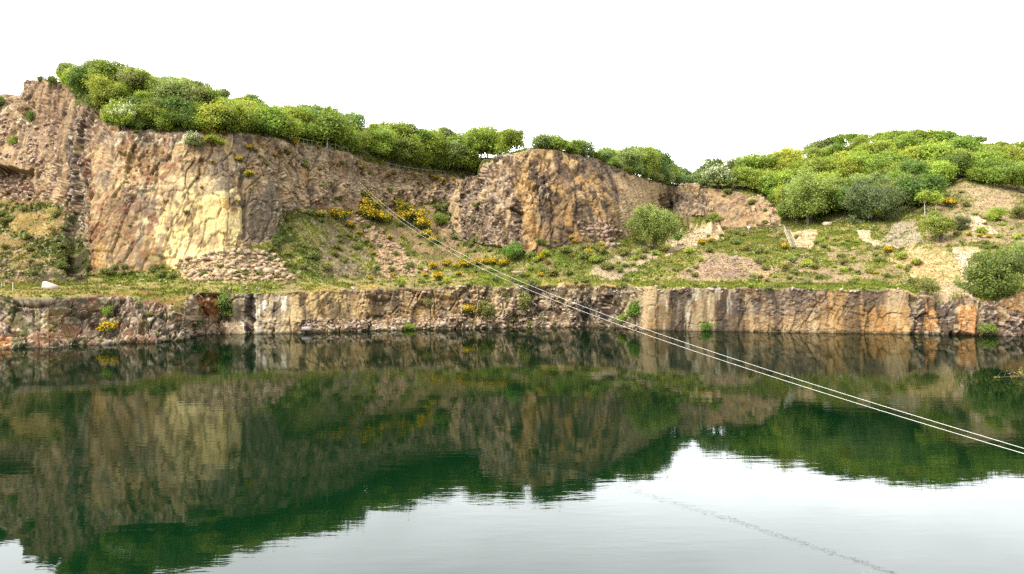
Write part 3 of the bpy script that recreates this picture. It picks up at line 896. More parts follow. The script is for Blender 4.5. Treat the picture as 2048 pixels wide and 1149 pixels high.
def crown(seed, H, Rd, z0, nl=9, ncl=70, per=42, leaf=.34, cl=.42, flat=.75, top=0.0, droop=0.0, ball=False):
    """centres and outward directions of leaf sprays of a lobed crown"""
    rng = np.random.RandomState(seed)
    zc, hz = (H + z0) / 2, (H - z0) / 2
    lobes = []
    for i in range(nl):
        a = 2 * math.pi * (i * .618 + rng.rand() * .2)
        rr = Rd * (.62 * math.sqrt((i + .5) / nl))
        zz = zc + hz * rng.uniform(-.55, .5) * (1 - .4 * rr / Rd) + top * hz * .3 * (1 - rr / Rd)
        lobes.append((rr * math.cos(a), rr * math.sin(a), zz, Rd * rng.uniform(.36, .55)))
        if ball:
            u = unit(1, rng)[0] * rng.uniform(.45, .68)
            lobes[-1] = (u[0] * Rd, u[1] * Rd, zc + u[2] * hz * 1.02, Rd * rng.uniform(.34, .42))
    lobes = np.array(lobes)
    k = rng.randint(0, nl, ncl)
    d = unit(ncl, rng)
    d[:, 2] = d[:, 2] * .9 + .18
    cc = lobes[k, :3] + d * (lobes[k, 3] * rng.uniform(.72, 1.03, ncl))[:, None] * np.array([1, 1, min(1.0, hz / Rd * 1.05)])
    cc[:, 2] = np.clip(cc[:, 2], z0 * .8, H * 1.0)
    idx = np.repeat(np.arange(ncl), per)
    g = rng.normal(size=(len(idx), 3)) * cl * np.array([1, 1, flat])
    g *= np.where(rng.rand(len(idx)) < .12, 1.9, 1.0)[:, None]
    cen = cc[idx] + g
    cen[:, 2] -= droop * np.abs(rng.normal(size=len(idx)))
    dr = cen - np.array([0, 0, zc])
    dr /= np.linalg.norm(dr, axis=1)[:, None] + 1e-9
    cv = (rng.rand(ncl) - .5)[idx] * .45
    return cen, dr, cv, lobes, rng


def trunk_mesh(lobes, H, z0, r, rng, stems=1, mat=None):
    mb = MB()
    for s in range(stems):
        bx, by = ((0, 0) if stems == 1 else (rng.uniform(-.4, .4) * stems * .6, rng.uniform(-.2, .2)))
        tx, ty = rng.uniform(-.25, .25, 2) * z0 + (np.array([bx, by]) * 2.2)
        zt = max(z0 * 1.15, H * .42)
        pts = [(bx, by, -.4), (bx * 1.1, by, .25), ((bx + tx) / 2 + .05, (by + ty) / 2, zt * .55), (tx, ty, zt)]
        mb.tube(pts, [r * 1.35, r, r * .8, r * .6], 7)
        for i in range(s, len(lobes), stems):
            l = lobes[i]
            mid = (np.array([tx, ty, zt]) * .55 + l[:3] * .45) + np.array([0, 0, .15])
            mb.tube([(tx, ty, zt - .1), tuple(mid), tuple(l[:3])], [r * .5, r * .3, r * .1], 5)
    return mb.mesh('trunk', mat or M_BARK, True)


def make_tree(seed, H, Rd, z0, r=.14, stems=1, mat=None, blossom=0, **kw):
    cen, dr, cv, lobes, rng = crown(seed, H, Rd, z0, **kw)
    parts = [('trunk', trunk_mesh(lobes, H, z0, r, rng, stems, mat), None),
             ('crown', leaves_mesh('crown', cen, dr, kw.get('leaf', .34), rng, M_LEAF, clump_v=cv), 'leaf')]
    if blossom:
        sel = np.nonzero((dr[:, 2] > -.2) & (cv > -.05))[0]
        sel = sel[rng.rand(len(sel)) < blossom]
        parts.append(('blossom', leaves_mesh('blossom', cen[sel] + dr[sel] * .12, dr[sel], kw.get('leaf', .34) * .8, rng, M_WHITE), None))
    return dict(H=H, parts=parts)


def make_bush(seed, H, Rd, nl=6, ncl=34, per=34, leaf=.2, cl=.2, flowers=0.0, fmat=None, stem=True):
    cen, dr, cv, lobes, rng = crown(seed, H, Rd, H * .10, nl=nl, ncl=ncl, per=per, leaf=leaf, cl=cl)
    cen[:, 2] = np.maximum(cen[:, 2], .02)
    parts = [('foliage', leaves_mesh('foliage', cen, dr, leaf, rng, M_LEAF, clump_v=cv), 'leaf')]
    if stem:
        mb = MB()
        for l in lobes:
            mb.tube([(l[0] * .15, l[1] * .15, -.2), (l[0] * .5, l[1] * .5, l[2] * .5), tuple(l[:3])], [.05, .035, .015], 5)
        parts.append(('stem', mb.mesh('stem', M_BARK), None))
    if flowers:
        sel = np.nonzero(dr[:, 2] > -.15 + .5 * (rng.rand(len(dr)) - .5))[0]
        sel = sel[(cv[sel] > .12 - .4 * flowers) & (rng.rand(len(sel)) < min(1, flowers * 1.2))]
        parts.append(('blossom', leaves_mesh('blossom', cen[sel] + dr[sel] * .08, dr[sel], leaf * .95, rng, fmat or M_GORSE), None))
    return dict(H=H, parts=parts)


OAK = [make_tree(100 + i, 6.2, 2.9 + .3 * (i % 3), .55 + .3 * (i % 2), nl=11 + i % 4, ncl=150, per=54, leaf=.225, cl=.40) for i in range(7)]
LOW = [make_tree(140 + i, 4.0, 2.5, .1, r=.09, stems=2, nl=9, ncl=110, per=52, leaf=.195, cl=.36) for i in range(5)]
TALL = [make_tree(160 + i, 7.5, 2.4, 1.2, nl=11, ncl=115, per=52, top=1.0, leaf=.225, cl=.40) for i in range(3)]
LONE = make_tree(181, 11.4, 6.0, 1.7, r=.40, stems=2, nl=34, ncl=560, per=60, leaf=.24, cl=.42, flat=.9, droop=.35, ball=True)
WILLOW = make_tree(182, 13.6, 6.0, 1.3, r=.22, stems=4, nl=24, ncl=380, per=40, leaf=.30, cl=.5, flat=1.1, ball=True)
SALLOW = make_tree(183, 12.5, 8.0, -2.5, r=.25, stems=3, nl=26, ncl=520, per=42, leaf=.28, cl=.45, flat=.9, ball=True)
ROUND = make_tree(184, 7.6, 3.9, 1.3, r=.13, stems=4, nl=20, ncl=220, per=44, leaf=.24, cl=.36, droop=.15, ball=True)
BIRCH = [make_tree(186 + i, 6.5, 1.6, 1.7, r=.09, mat=M_BIRCH, nl=8, ncl=46, per=34, leaf=.24, cl=.36) for i in range(2)]
SAPL = make_tree(190, 3.4, 1.2, .9, r=.05, nl=6, ncl=36, per=30, leaf=.2, cl=.22)
HAWT = [make_tree(191 + i, 5.2, 3.0, .6, r=.13, stems=2, blossom=.8, nl=9, ncl=90, per=42, leaf=.26, cl=.36) for i in range(2)]
THICK = make_tree(195, 9.2, 5.6, -.6, r=.16, stems=4, nl=15, ncl=330, per=44, leaf=.26, cl=.45)
GORSE = [make_bush(200 + i, 1.5, 1.25, flowers=(.75, .5, .3)[i % 3]) for i in range(6)]
SHRUB = [make_bush(220 + i, 1.3, 1.2) for i in range(5)]
UPRIGHT = [make_bush(230 + i, 4.2, 1.5, nl=8, ncl=70, per=36, leaf=.24, cl=.28) for i in range(3)]

YG, MID, DK, GG, BR, OL, FAR = (.300, .370, .050), (.225, .302, .042), (.138, .200, .036), (.250, .305, .100), (.150, .262, .045), (.210, .215, .055), (.195, .265, .088)
TONE = {YG: 'yellow-green', MID: 'mid-green', DK: 'dark green', GG: 'grey-green', BR: 'bright green', OL: 'olive', FAR: 'soft green'}
ORD = ['zeroth', 'first', 'second', 'third', 'fourth', 'fifth', 'sixth', 'seventh', 'eighth', 'ninth', 'tenth', 'eleventh', 'twelfth', 'thirteenth', 'fourteenth', 'fifteenth', 'sixteenth', 'seventeenth', 'eighteenth', 'nineteenth', 'twentieth'] + ['twenty-' + w for w in ('first', 'second', 'third', 'fourth', 'fifth', 'sixth', 'seventh', 'eighth', 'ninth')] + ['thirtieth'] + ['thirty-' + w for w in ('first', 'second', 'third', 'fourth', 'fifth', 'sixth', 'seventh', 'eighth', 'ninth')] + ['fortieth']


def plant(proto, name, cat, loc, h, colr, label, group=None, wide=1.0, vary=.10):
    s = h / proto['H']
    t = thing(name, tuple(loc), cat, label, group, random.uniform(0, 6.28), (s * wide, s * wide, s))
    k = 1 + random.uniform(-vary, vary)
    for nm, me, kind in proto['parts']:
        o = obj(nm, me, t)
        if kind == 'leaf':
            o.color = (colr[0] * k * (1 + random.uniform(-vary, vary)), colr[1] * k, colr[2] * k, 1)
    return t


def gpt(px, py):
    p, k, j = surf(px, py)
    return p


def row_of(px, v, sink=.15):
    p = on_row(px, v)
    p[2] -= sink
    return p


def ordn(i, n):
    if i == 0:
        return 'leftmost'
    if i == n - 1:
        return 'rightmost'
    return ORD[i + 1] + ' from the left'


def tree_row(xa, xb, step, v, hpx, protos, tones, where, group, name='tree', kind='tree', jit=.35, vj=.06, keep=None, hj=.32):
    xs = []
    x = xa
    while x <= xb:
        xx = x + random.uniform(-jit, jit) * step
        if keep is None or keep(xx):
            xs.append(xx)
        x += step * random.uniform(.8, 1.2)
    for i, xx in enumerate(xs):
        vv = v(xx) if callable(v) else v
        p = row_of(xx, vv + random.uniform(-vj, vj))
        hp = (hpx(xx) if callable(hpx) else hpx) * 1.1
        h = hp * (1 + random.uniform(-hj, hj)) * p[1] / FPX
        c = random.choice(tones)
        plant(random.choice(protos), name, ('bush' if kind == 'bush' else 'tree'), p, h, c, f"{TONE[c]} {kind}, {ordn(i, len(xs))} in the {where}", group, random.uniform(.95, 1.2), .16)


# left hilltop wood, from the rim up to the crest
LH = 'broadleaf trees covering the left hilltop'
tree_row(200, 575, 23, 8.13, 40, LOW, [MID, YG, DK, MID, YG], 'front row above the cliff', LH, 'oak_tree', 'bushy oak')
tree_row(180, 585, 26, 8.26, 44, LOW + OAK, [MID, DK, YG, MID], 'second row of the left hill', LH, 'oak_tree', 'bushy oak')
tree_row(145, 590, 28, 8.48, 42, OAK, [YG, MID, DK, GG, YG], 'third row of the left hill', LH, 'oak_tree', 'oak')
tree_row(150, 590, 30, 8.70, 42, OAK + LOW, [GG, YG, MID, GG], 'fourth row of the left hilltop', LH, 'oak_tree', 'oak')
tree_row(135, 590, 29, 8.86, 38, OAK + LOW, [GG, MID, YG, GG], 'fifth row of the left hilltop', LH, 'oak_tree', 'oak')
tree_row(128, 600, 28, 9.0, lambda x: 38 if 150 < x < 560 else 26, OAK + LOW, [MID, GG, YG, MID], 'crest of the left hilltop', LH, 'oak_tree', 'oak')
for i, (x, y, h, c, tx) in enumerate([(82, 166, 14, DK, 'small dark bush on the crest beside the rock tower'), (102, 166, 20, DK, 'dark bush on the crest between rock tower and wood'), (196, 158, 36, MID, 'highest oak of the left hilltop, standing above the crest')]):
    p = row_of(x, 8.9)
    p = row_of(x, 8.05) if h < 30 else p
    plant(LOW[i % 5] if h < 30 else OAK[1], 'oak_tree' if h > 30 else 'bush', 'tree' if h > 30 else 'bush', p, h * p[1] / FPX, c, tx)

# middle wood behind the fenced rim
MW = 'trees behind the fence between left hill and headland'
tree_row(560, 950, 28, 8.22, 50, OAK + LOW, [DK, MID, MID, YG], 'front row behind the fence', MW, 'oak_tree', 'oak', vj=.03)
tree_row(575, 960, 30, 8.55, 52, OAK + TALL, [MID, DK, YG, MID], 'second row behind the fence', MW, 'oak_tree', 'oak')
tree_row(580, 1000, 33, 8.95, 52, OAK + TALL, [MID, FAR, YG, MID], 'back row behind the fence', MW, 'oak_tree', 'oak', hj=.3)
for x, v, hpx, c, pr, tx in [(632, 9, 58, DK, TALL[0], 'tall dark crown rising over the rim fence post'), (700, 9, 66, MID, TALL[1], 'tall narrow oak poking above the middle wood'),
                             (884, 9, 66, FAR, TALL[2], 'slim round-topped tree standing out over the wood, near the headland'), (962, 8.6, 82, MID, OAK[2], 'broad rounded oak beside the left shoulder of the headland'),
                             (1000, 8.9, 62, YG, LOW[0], 'yellow-green oak half hidden behind the headland'),
                             (1028, 8.8, 50, MID, LOW[4], 'mid-green oak sloping down to the left top of the headland'), (978, 8.8, 66, YG, LOW[2], 'yellow-green oak between the broad oak and the headland'), (905, 8.3, 66, GG, OAK[0], 'grey-green willow in the dip left of the headland'),
                             (1086, 8.16, 44, FAR, LOW[1], 'leftmost small tree on top of the headland'), (1116, 8.16, 46, MID, LOW[3], 'middle spreading tree on top of the headland'),
                             (1140, 8.16, 38, MID, LOW[0], 'low bushy tree between two trees on the headland top'), (1168, 8.16, 48, FAR, OAK[4], 'rightmost upright tree on top of the headland'), (1190, 8.16, 28, MID, LOW[2], 'small bush on the sloping shoulder of the headland')]:
    p = row_of(x, v, 1.0 if 1060 < x < 1200 else .15)
    plant(pr, 'oak_tree', 'tree', p, hpx * p[1] / FPX, c, tx)
# notch with the viewing terrace
NW = 'trees around the viewing terrace'
tree_row(1215, 1400, 22, 8.3, lambda x: np.interp(x, [1200, 1250, 1290, 1330, 1400], [22, 46, 54, 44, 34]), OAK, [FAR, MID, FAR], 'front row beside the terrace', NW, 'oak_tree', 'oak', keep=lambda x: x < 1335)
tree_row(1215, 1450, 24, 8.8, lambda x: np.interp(x, [1200, 1250, 1290, 1330, 1400, 1450], [22, 50, 58, 46, 38, 42]), OAK + LOW, [FAR, FAR, MID], 'back row around the viewing terrace', NW, 'oak_tree', 'oak')
tree_row(1322, 1405, 17, 8.22, 24, LOW, [FAR, MID, FAR], 'row behind the terrace visitors', NW, 'bush', 'bush')
tree_row(1205, 1335, 17, 8.12, 22, LOW, [FAR, MID], 'low row on the headland shoulder', NW, 'bush', 'bush')
p = row_of(1437, 8.08); plant(HAWT[0], 'hawthorn_tree', 'tree', p, 50 * p[1] / FPX, FAR, 'white-flowering hawthorn right of the viewing terrace', None, 1.25)
p = row_of(1412, 8.4); plant(LOW[1], 'bush', 'bush', p, 30 * p[1] / FPX, FAR, 'soft green bush between visitors and hawthorn')

# right hill wood
RH = 'broadleaf trees covering the right hill'
bare = lambda x: not (1885 < x)
tree_row(1492, 1600, 27, 8.15, 52, OAK, [MID, DK, YG], 'row along the back cliff rim', RH, 'oak_tree', 'oak')
tree_row(1480, 1600, 28, 8.6, 50, OAK, [MID, YG, FAR], 'second row above the back cliff', RH, 'oak_tree', 'oak')
tree_row(1580, 1850, 29, 6.35, 46, OAK + LOW, [DK, MID, DK], 'lowest row of the right hill', RH, 'oak_tree', 'oak')
tree_row(1570, 1870, 29, 6.95, 46, OAK, [MID, DK, MID], 'second row of the right hill', RH, 'oak_tree', 'oak')
tree_row(1575, 1900, 29, 7.5, 44, OAK, [YG, MID, DK, YG], 'third row of the right hill', RH, 'oak_tree', 'oak')
tree_row(1560, 2150, 30, 8.03, 44, OAK, [MID, DK, MID, YG], 'fourth row of the right hill', RH, 'oak_tree', 'oak')
tree_row(1560, 2150, 30, 8.25, 42, OAK + LOW, [YG, MID, YG, YG], 'fifth row of the right hill', RH, 'oak_tree', 'oak')
tree_row(1570, 2150, 30, 8.5, 38, OAK + LOW, [YG, YG, MID], 'sixth row of the right hill', RH, 'oak_tree', 'oak', keep=lambda x: not 1612 < x < 1650)
tree_row(1580, 2150, 26, 8.76, 32, LOW, [MID, YG, MID], 'seventh row of the right hill', RH, 'oak_tree', 'oak')
tree_row(1450, 2150, 27, 9.0, lambda x: np.interp(x, [1450, 1560, 1650, 1800, 1920, 1990, 2050], [36, 32, 27, 24, 14, 16, 24]), LOW, [MID, YG, FAR], 'crest of the right hill', RH, 'oak_tree', 'oak', hj=.14)

# single trees and large bushes
SING = [(LONE, 'willow_tree', 'tree', 1309, 502, 96, (.235, .300, .075), 'big round green tree standing alone below the headland', 1.0),
        (WILLOW, 'willow_tree', 'tree', 1617, 451, 118, (.265, .330, .075), 'tall light green many-stemmed tree right of the wooden stairs', 1.0),
        (SALLOW, 'sallow_tree', 'tree', 1745, 443, 100, (.135, .180, .068), 'broad grey-green dome-shaped sallow at the foot of the right hill', 1.0),
        (ROUND, 'willow_tree', 'tree', 1874, 487, 64, (.230, .275, .050), 'round light green tree with thin stems on the grey mound', 1.0),
        (BIRCH[0], 'birch_tree', 'tree', 1850, 432, 56, YG, 'thin birch with white trunk, left one of the pair', 1.0),
        (BIRCH[1], 'birch_tree', 'tree', 1872, 428, 52, YG, 'thin birch with white trunk next to the orange-yellow gorse', 1.0),
        (SAPL, 'sapling', 'tree', 1757, 446, 32, (.36, .42, .03), 'small yellow sapling in front of the grey-green sallow', 1.0),
        (SAPL, 'sapling', 'tree', 1355, 494, 28, BR, 'little green sapling just right of the lone round tree', 1.3),
        (ROUND, 'round_bush', 'bush', 1027, 527, 44, (.165, .285, .05), 'bright green round bush at the foot of the headland', .95),
        (THICK, 'thicket', 'bush', 1996, 600, 112, (.125, .170, .032), 'large dark green bush overhanging the cliff at the right edge', 1.0),
        (THICK, 'thicket', 'bush', 2058, 545, 66, GG, 'grey-green bush behind the large dark bush at the right edge', .9),
        (HAWT[1], 'hawthorn_bush', 'bush', 252, 262, 66, MID, 'white-blossomed hawthorn among the oaks above the tan cliff', .9),
        (HAWT[0], 'hawthorn_bush', 'bush', 385, 300, 36, GG, 'small white-flowered hawthorn on the rim of the tan cliff', 1.0),
        (LOW[1], 'bush', 'bush', 428, 292, 22, YG, 'low light green bush on the rim right of the small hawthorn', 1.5),
        (LOW[2], 'bush', 'bush', 62, 250, 28, DK, 'dark green bush beside the foot of the rock tower', .8),
        (LOW[3], 'bush', 'bush', 26, 292, 20, MID, 'small green bush on the rock ledge at the left edge', 1.0),
        (LOW[4], 'bush', 'bush', -4, 226, 34, DK, 'dark bush cut by the left edge of the photo', .8),
        (UPRIGHT[0], 'tall_bush', 'bush', 447, 642, 58, (.16, .23, .05), 'tall green bush growing up the orange stained lakeside wall', .7),
        (UPRIGHT[1], 'tall_bush', 'bush', 390, 668, 66, (.13, .19, .048), 'tall green bush in the corner beside the grey lakeside block', .62),
        (UPRIGHT[2], 'broom_bush', 'bush', 972, 648, 54, (.17, .18, .042), 'tall olive broom bush above the water in the middle', .75),
        (UPRIGHT[0], 'broom_bush', 'bush', 1052, 626, 44, OL, 'olive bush on broken rock left of the cables', .7),
        (UPRIGHT[1], 'tall_bush', 'bush', 1268, 648, 50, (.13, .22, .03), 'green bush on the dark wall left of the tan pillar', .75),
        (UPRIGHT[2], 'tall_bush', 'bush', 1244, 650, 26, MID, 'lower green bush leaning from the dark wall over the water', .9),
        (LOW[0], 'bush', 'bush', 1411, 664, 18, BR, 'bright green tuft of bush at the waterline of the grey wall', 1.3),
        (LOW[1], 'bush', 'bush', 1968, 672, 26, (.19, .24, .05), 'green bush at the waterline beside the orange slab', 1.1),
        (LOW[2], 'bush', 'bush', 1856, 590, 38, OL, 'olive bush at the top of the lakeside wall on the right', 1.1),
        (LOW[3], 'bush', 'bush', 1993, 442, 30, YG, 'light green bush on the bare soil of the right slope', 1.0),
        (LOW[4], 'bush', 'bush', 2040, 440, 28, OL, 'olive bush near the right edge on the bare slope', 1.0),
        (LOW[0], 'bush', 'bush', 1922, 462, 30, (.13, .155, .06), 'dull green bush right of the round tree on the mound', 1.0),
        (LOW[2], 'bush', 'bush', 215, 634, 22, MID, 'green bush on the grey lakeside block, above the yellow gorse', .8),
        (LOW[3], 'bush', 'bush', 858, 616, 22, OL, 'olive bush on the cracked tan lakeside wall', .7),
        (LOW[4], 'bush', 'bush', 1012, 600, 18, OL, 'olive bush at the top of the lakeside wall, middle', 1.0),
        (LOW[1], 'bush', 'bush', 1425, 442, 18, MID, 'dark bush at the base of the back cliff near the red visitor', .9),
        (LOW[0], 'bush', 'bush', 880, 452, 26, MID, 'green bush in the gully left of the headland', 1.0),
        (LOW[3], 'bush', 'bush', 820, 662, 14, MID, 'small green bush at the waterline beside the driftwood', 1.5)]
for pr, nm, cat, x, y, hpx, c, tx, wd in SING:
    p = gpt(x, y)
    p[2] -= .1
    if nm in ('tall_bush', 'broom_bush') or (cat == 'bush' and y > 592):
        p[1] -= .25
    plant(pr, nm, cat, p, hpx * p[1] / FPX, c, tx, None, wd, .04)

# gorse in flower: photo column, row of its foot, width in photo pixels
GO = {'on the wooded rim above the tan cliff': [(335, 262, 22), (275, 270, 11), (420, 272, 26), (445, 272, 14)],
      'on the ledges of the tan cliff': [(480, 326, 20), (495, 356, 24), (500, 302, 18), (425, 330, 9), (560, 316, 14)],
      'below the rim fence': [(592, 293, 22), (578, 312, 20), (640, 300, 12), (700, 296, 14), (762, 330, 14), (724, 342, 16), (640, 342, 12), (716, 330, 12)],
      'on the upper scree': [(790, 352, 12), (830, 356, 12), (872, 362, 16), (886, 370, 14), (860, 356, 12), (906, 366, 10), (745, 350, 10)],
      'of the left clump on the scree': [(643, 440, 22), (672, 440, 28), (691, 438, 24), (700, 458, 18), (720, 472, 14)],
      'of the tall clump under the cables': [(735, 400, 24), (728, 416, 26), (748, 424, 28), (732, 440, 34), (758, 448, 34), (775, 442, 20)],
      'of the long clump on the scree': [(800, 416, 22), (815, 432, 32), (832, 446, 34), (806, 446, 26), (845, 464, 30), (852, 478, 22), (868, 490, 20), (840, 436, 20)],
      'scattered low on the middle scree': [(778, 482, 18), (746, 512, 14), (720, 470, 12), (805, 478, 10)],
      'on the grass bank': [(740, 560, 14), (785, 556, 14), (868, 540, 22), (893, 534, 20), (912, 538, 16), (930, 536, 24), (952, 531, 20), (968, 531, 22), (986, 532, 24), (1004, 533, 22), (878, 562, 26), (918, 553, 16), (853, 556, 14), (895, 568, 12), (945, 548, 10)],
      'under the headland': [(1080, 523, 22), (1143, 480, 12), (1147, 486, 10), (1095, 496, 14), (1126, 500, 9), (1175, 511, 20), (1206, 494, 14), (1203, 500, 10), (1054, 556, 14), (1081, 554, 14), (1108, 486, 9)],
      'on the right grass slope': [(1405, 492, 20), (1420, 486, 16), (1356, 526, 8), (1570, 500, 18), (1778, 506, 20), (1898, 416, 30), (1937, 474, 12), (1960, 476, 12), (1979, 478, 12), (2040, 430, 10), (1750, 550, 10)],
      'on the ledges of the lakeside cliff': [(212, 668, 36), (934, 630, 26), (958, 624, 16), (1120, 604, 9), (1118, 612, 8), (1008, 656, 8)]}
for wh, L_ in GO.items():
    L_ = sorted(L_)
    for i, (x, y, wpx) in enumerate(L_):
        p = gpt(x, y)
        p[2] -= .05
        big_ = wpx >= 26
        pr = GORSE[(i * 5 + wpx) % 6] if wpx < 24 else GORSE[[0, 3, 1, 4][i % 4]]
        if 'lakeside' in wh or 'bank' in wh or 'right' in wh:
            pr = GORSE[[0, 3][i % 2]]
        wm = wpx * p[1] / FPX * (1.22 if 'clump' in wh else 1.0)
        plant(pr, 'gorse_bush', 'bush', p, wm * .62, (.15, .185, .036), f"{'broad' if big_ else 'small'} yellow gorse, {ordn(i, len(L_))} {wh}", 'gorse bushes in yellow flower', .92)

# small green shrubs dotted over the slopes: zone -> (polygon box, number, width range in photo pixels)
S1, S2, S3 = (.20, .225, .06), (.145, .185, .045), (.245, .255, .085)
TONE.update({S1: 'olive-green', S2: 'mid-green', S3: 'pale green'})
MID_, DK_ = MID, DK
MID, DK, BR, YG_, OL_ = S1, S2, S2, YG, OL
SH = [('on the left recess slope', (0, 410, 135, 555), 16, (10, 26), [MID, DK, MID]),
      ('at the foot of the tan cliff', (205, 535, 345, 560), 14, (10, 22), [MID, BR, MID]),
      ('on the rubble below the tan cliff', (370, 520, 560, 562), 14, (7, 14), [MID, DK, OL]),
      ('on the green tongue below the tan cliff', (550, 420, 660, 545), 26, (10, 24), [MID, DK, OL, MID]),
      ('on the brown middle scree', (660, 450, 860, 545), 26, (8, 18), [MID, OL, DK]),
      ('on the broken upper slope', (560, 320, 880, 415), 22, (7, 16), [OL, GG, MID]),
      ('in the gully left of the headland', (865, 400, 960, 510), 16, (9, 20), [MID, BR, DK]),
      ('on the grass bank in the middle', (800, 540, 1050, 572), 22, (9, 18), [MID, BR, YG]),
      ('under the headland', (1060, 490, 1250, 555), 30, (10, 26), [MID, OL, MID, YG]),
      ('on the slope below the lone tree', (1250, 505, 1420, 562), 22, (9, 24), [MID, OL, YG]),
      ('above the pink scree on the right', (1410, 470, 1580, 515), 20, (9, 20), [MID, BR, OL]),
      ('around the wooden stairs', (1560, 470, 1720, 515), 16, (8, 16), [MID, YG, OL]),
      ('on the grass right of the pink scree', (1500, 515, 1660, 572), 22, (9, 24), [MID, YG, BR, OL]),
      ('on the right grass slope below the mound', (1665, 515, 1850, 572), 24, (9, 24), [MID, YG, BR, OL]),
      ('on the bare right slope', (1860, 385, 2048, 500), 26, (9, 20), [OL, YG, MID]),
      ('along the edge of the lakeside cliff', (700, 566, 1800, 582), 30, (8, 18), [MID, YG, OL]),
      ('on the ledges of the left lakeside block', (0, 610, 370, 690), 12, (7, 14), [MID, OL]),
      ('on the wall foot near the water', (640, 640, 1150, 655), 10, (8, 16), [OL, MID]),
      ('on the ledges of the tan cliff face', (180, 300, 560, 480), 10, (6, 14), [OL, MID]),
      ('on the back cliff', (1400, 388, 1560, 450), 10, (8, 20), [MID, OL])]
for wh, (xa, ya, xb, yb), n, (wa_, wb_), tones in SH:
    L_ = sorted((random.uniform(xa, xb), random.uniform(ya, yb), random.uniform(wa_, wb_)) for _ in range(n))
    for i, (x, y, wpx) in enumerate(L_):
        p = gpt(x, y)
        p[2] -= .05
        c = random.choice(tones)
        wm = wpx * p[1] / FPX
        plant(random.choice(SHRUB), 'shrub', 'shrub', p, wm * random.uniform(.45, .7), c, f"{TONE[c]} shrub, {ordn(i, len(L_))} {wh}", 'shrubs dotted over the quarry slopes', .9)

MID, DK = MID_, DK_
# ------------------------------------------------------------------ grass and rubble (nobody could count these)
def make_grass():
    cg = col.reshape(NR, NX, 3)
    green = (cg[..., 1] > cg[..., 0] * .90) & (cg[..., 1] > .05)
    green &= ((vpos >= 2.9) & (vpos < 8.4))[:, None]
    soil = ((vpos >= 3) & (vpos < 6))[:, None] & ~green | (((vpos >= 6) & (vpos < 7.9))[:, None] & (PX > 1560)[None])
    wgt = green.astype(float) + .22 * soil
    dist = G2[..., 1]
    e = np.linalg.norm(np.cross(np.gradient(G2, axis=0), np.gradient(G2, axis=1)), axis=2)
    wgt = wgt * np.clip(e, 0, .6)
    wgt[:, :ci(-60)] = 0
    wgt[:, ci(2110):] = 0
    pw = wgt.ravel() / wgt.sum()
    n = 130000
    idx = R.choice(len(pw), n, p=pw)
    base = G2.reshape(-1, 3)[idx] + R.uniform(-.15, .15, (n, 3)) * np.array([1, 1, .2])
    c0 = cg.reshape(-1, 3)[idx] * (0.75 + .6 * R.rand(n))[:, None] * np.array([1.0, 1.06, .9])
    gi = green.ravel()[idx]
    c0 = np.where(gi[:, None], c0, c0 * .45 + (TURF * .5 + DRY * .5)[None] * (.4 + .4 * R.rand(n))[:, None])
    h = (.14 + .34 * R.rand(n) ** 2)[:, None] * np.where(gi, 1, .7)[:, None]
    a = R.rand(n) * math.pi
    sd = np.stack([np.cos(a), np.sin(a), 0 * a], 1) * (.10 + .12 * R.rand(n))[:, None]
    lean = R.normal(size=(n, 3)) * .12
    lean[:, 2] = 0
    V = np.stack([base - sd, base + sd, base + lean + np.array([0, 0, 1]) * h + sd * .4, base + lean + np.array([0, 0, .9]) * h - sd * .5], 1).reshape(-1, 3)
    m, nt, out = mat_new('turf blades')
    at_ = N(nt, 'ShaderNodeAttribute', _attribute_name='Col')
    d = N(nt, 'ShaderNodeBsdfDiffuse')
    t = N(nt, 'ShaderNodeBsdfTranslucent')
    ms = N(nt, 'ShaderNodeMixShader', Fac=.3)
    nt.links.new(at_.outputs['Color'], d.inputs['Color'])
    nt.links.new(at_.outputs['Color'], t.inputs['Color'])
    nt.links.new(d.outputs['BSDF'], ms.inputs[1])
    nt.links.new(t.outputs['BSDF'], ms.inputs[2])
    nt.links.new(ms.outputs['Shader'], out.inputs['Surface'])
    obj('grass', new_mesh('grass', V, np.arange(4 * n).reshape(n, 4), m, False, {'Col': np.repeat(c0, 4, 0)}), None, kind='stuff')


make_grass()


def rock_shape(rng, n=26, sharp=.75):
    """an angular block: convex hull of jittered points"""
    import bmesh
    bm = bmesh.new()
    c8 = np.array([(i, j, k) for i in (-1, 1) for j in (-1, 1) for k in (-1, 1)], float)
    pts = c8 * rng.uniform(.45, 1.0, (8, 3)) if n < 12 else np.concatenate([c8 * rng.uniform(.6, 1.0, (8, 3)), c8 * np.array([1, 1, .3]) * rng.uniform(.7, 1.05, (8, 3))])
    for q in pts:
        bm.verts.new(q * .5)
    r = bmesh.ops.convex_hull(bm, input=bm.verts)
    bmesh.ops.delete(bm, geom=[v for v in bm.verts if not v.link_faces], context='VERTS')
    bmesh.ops.triangulate(bm, faces=bm.faces)
    bm.verts.index_update()
    V = np.array([v.co[:] for v in bm.verts])
    F = np.array([[v.index for v in f.verts] for f in bm.faces])
    bm.free()
    return V, F


RS = [rock_shape(np.random.RandomState(300 + i), 9) for i in range(10)]


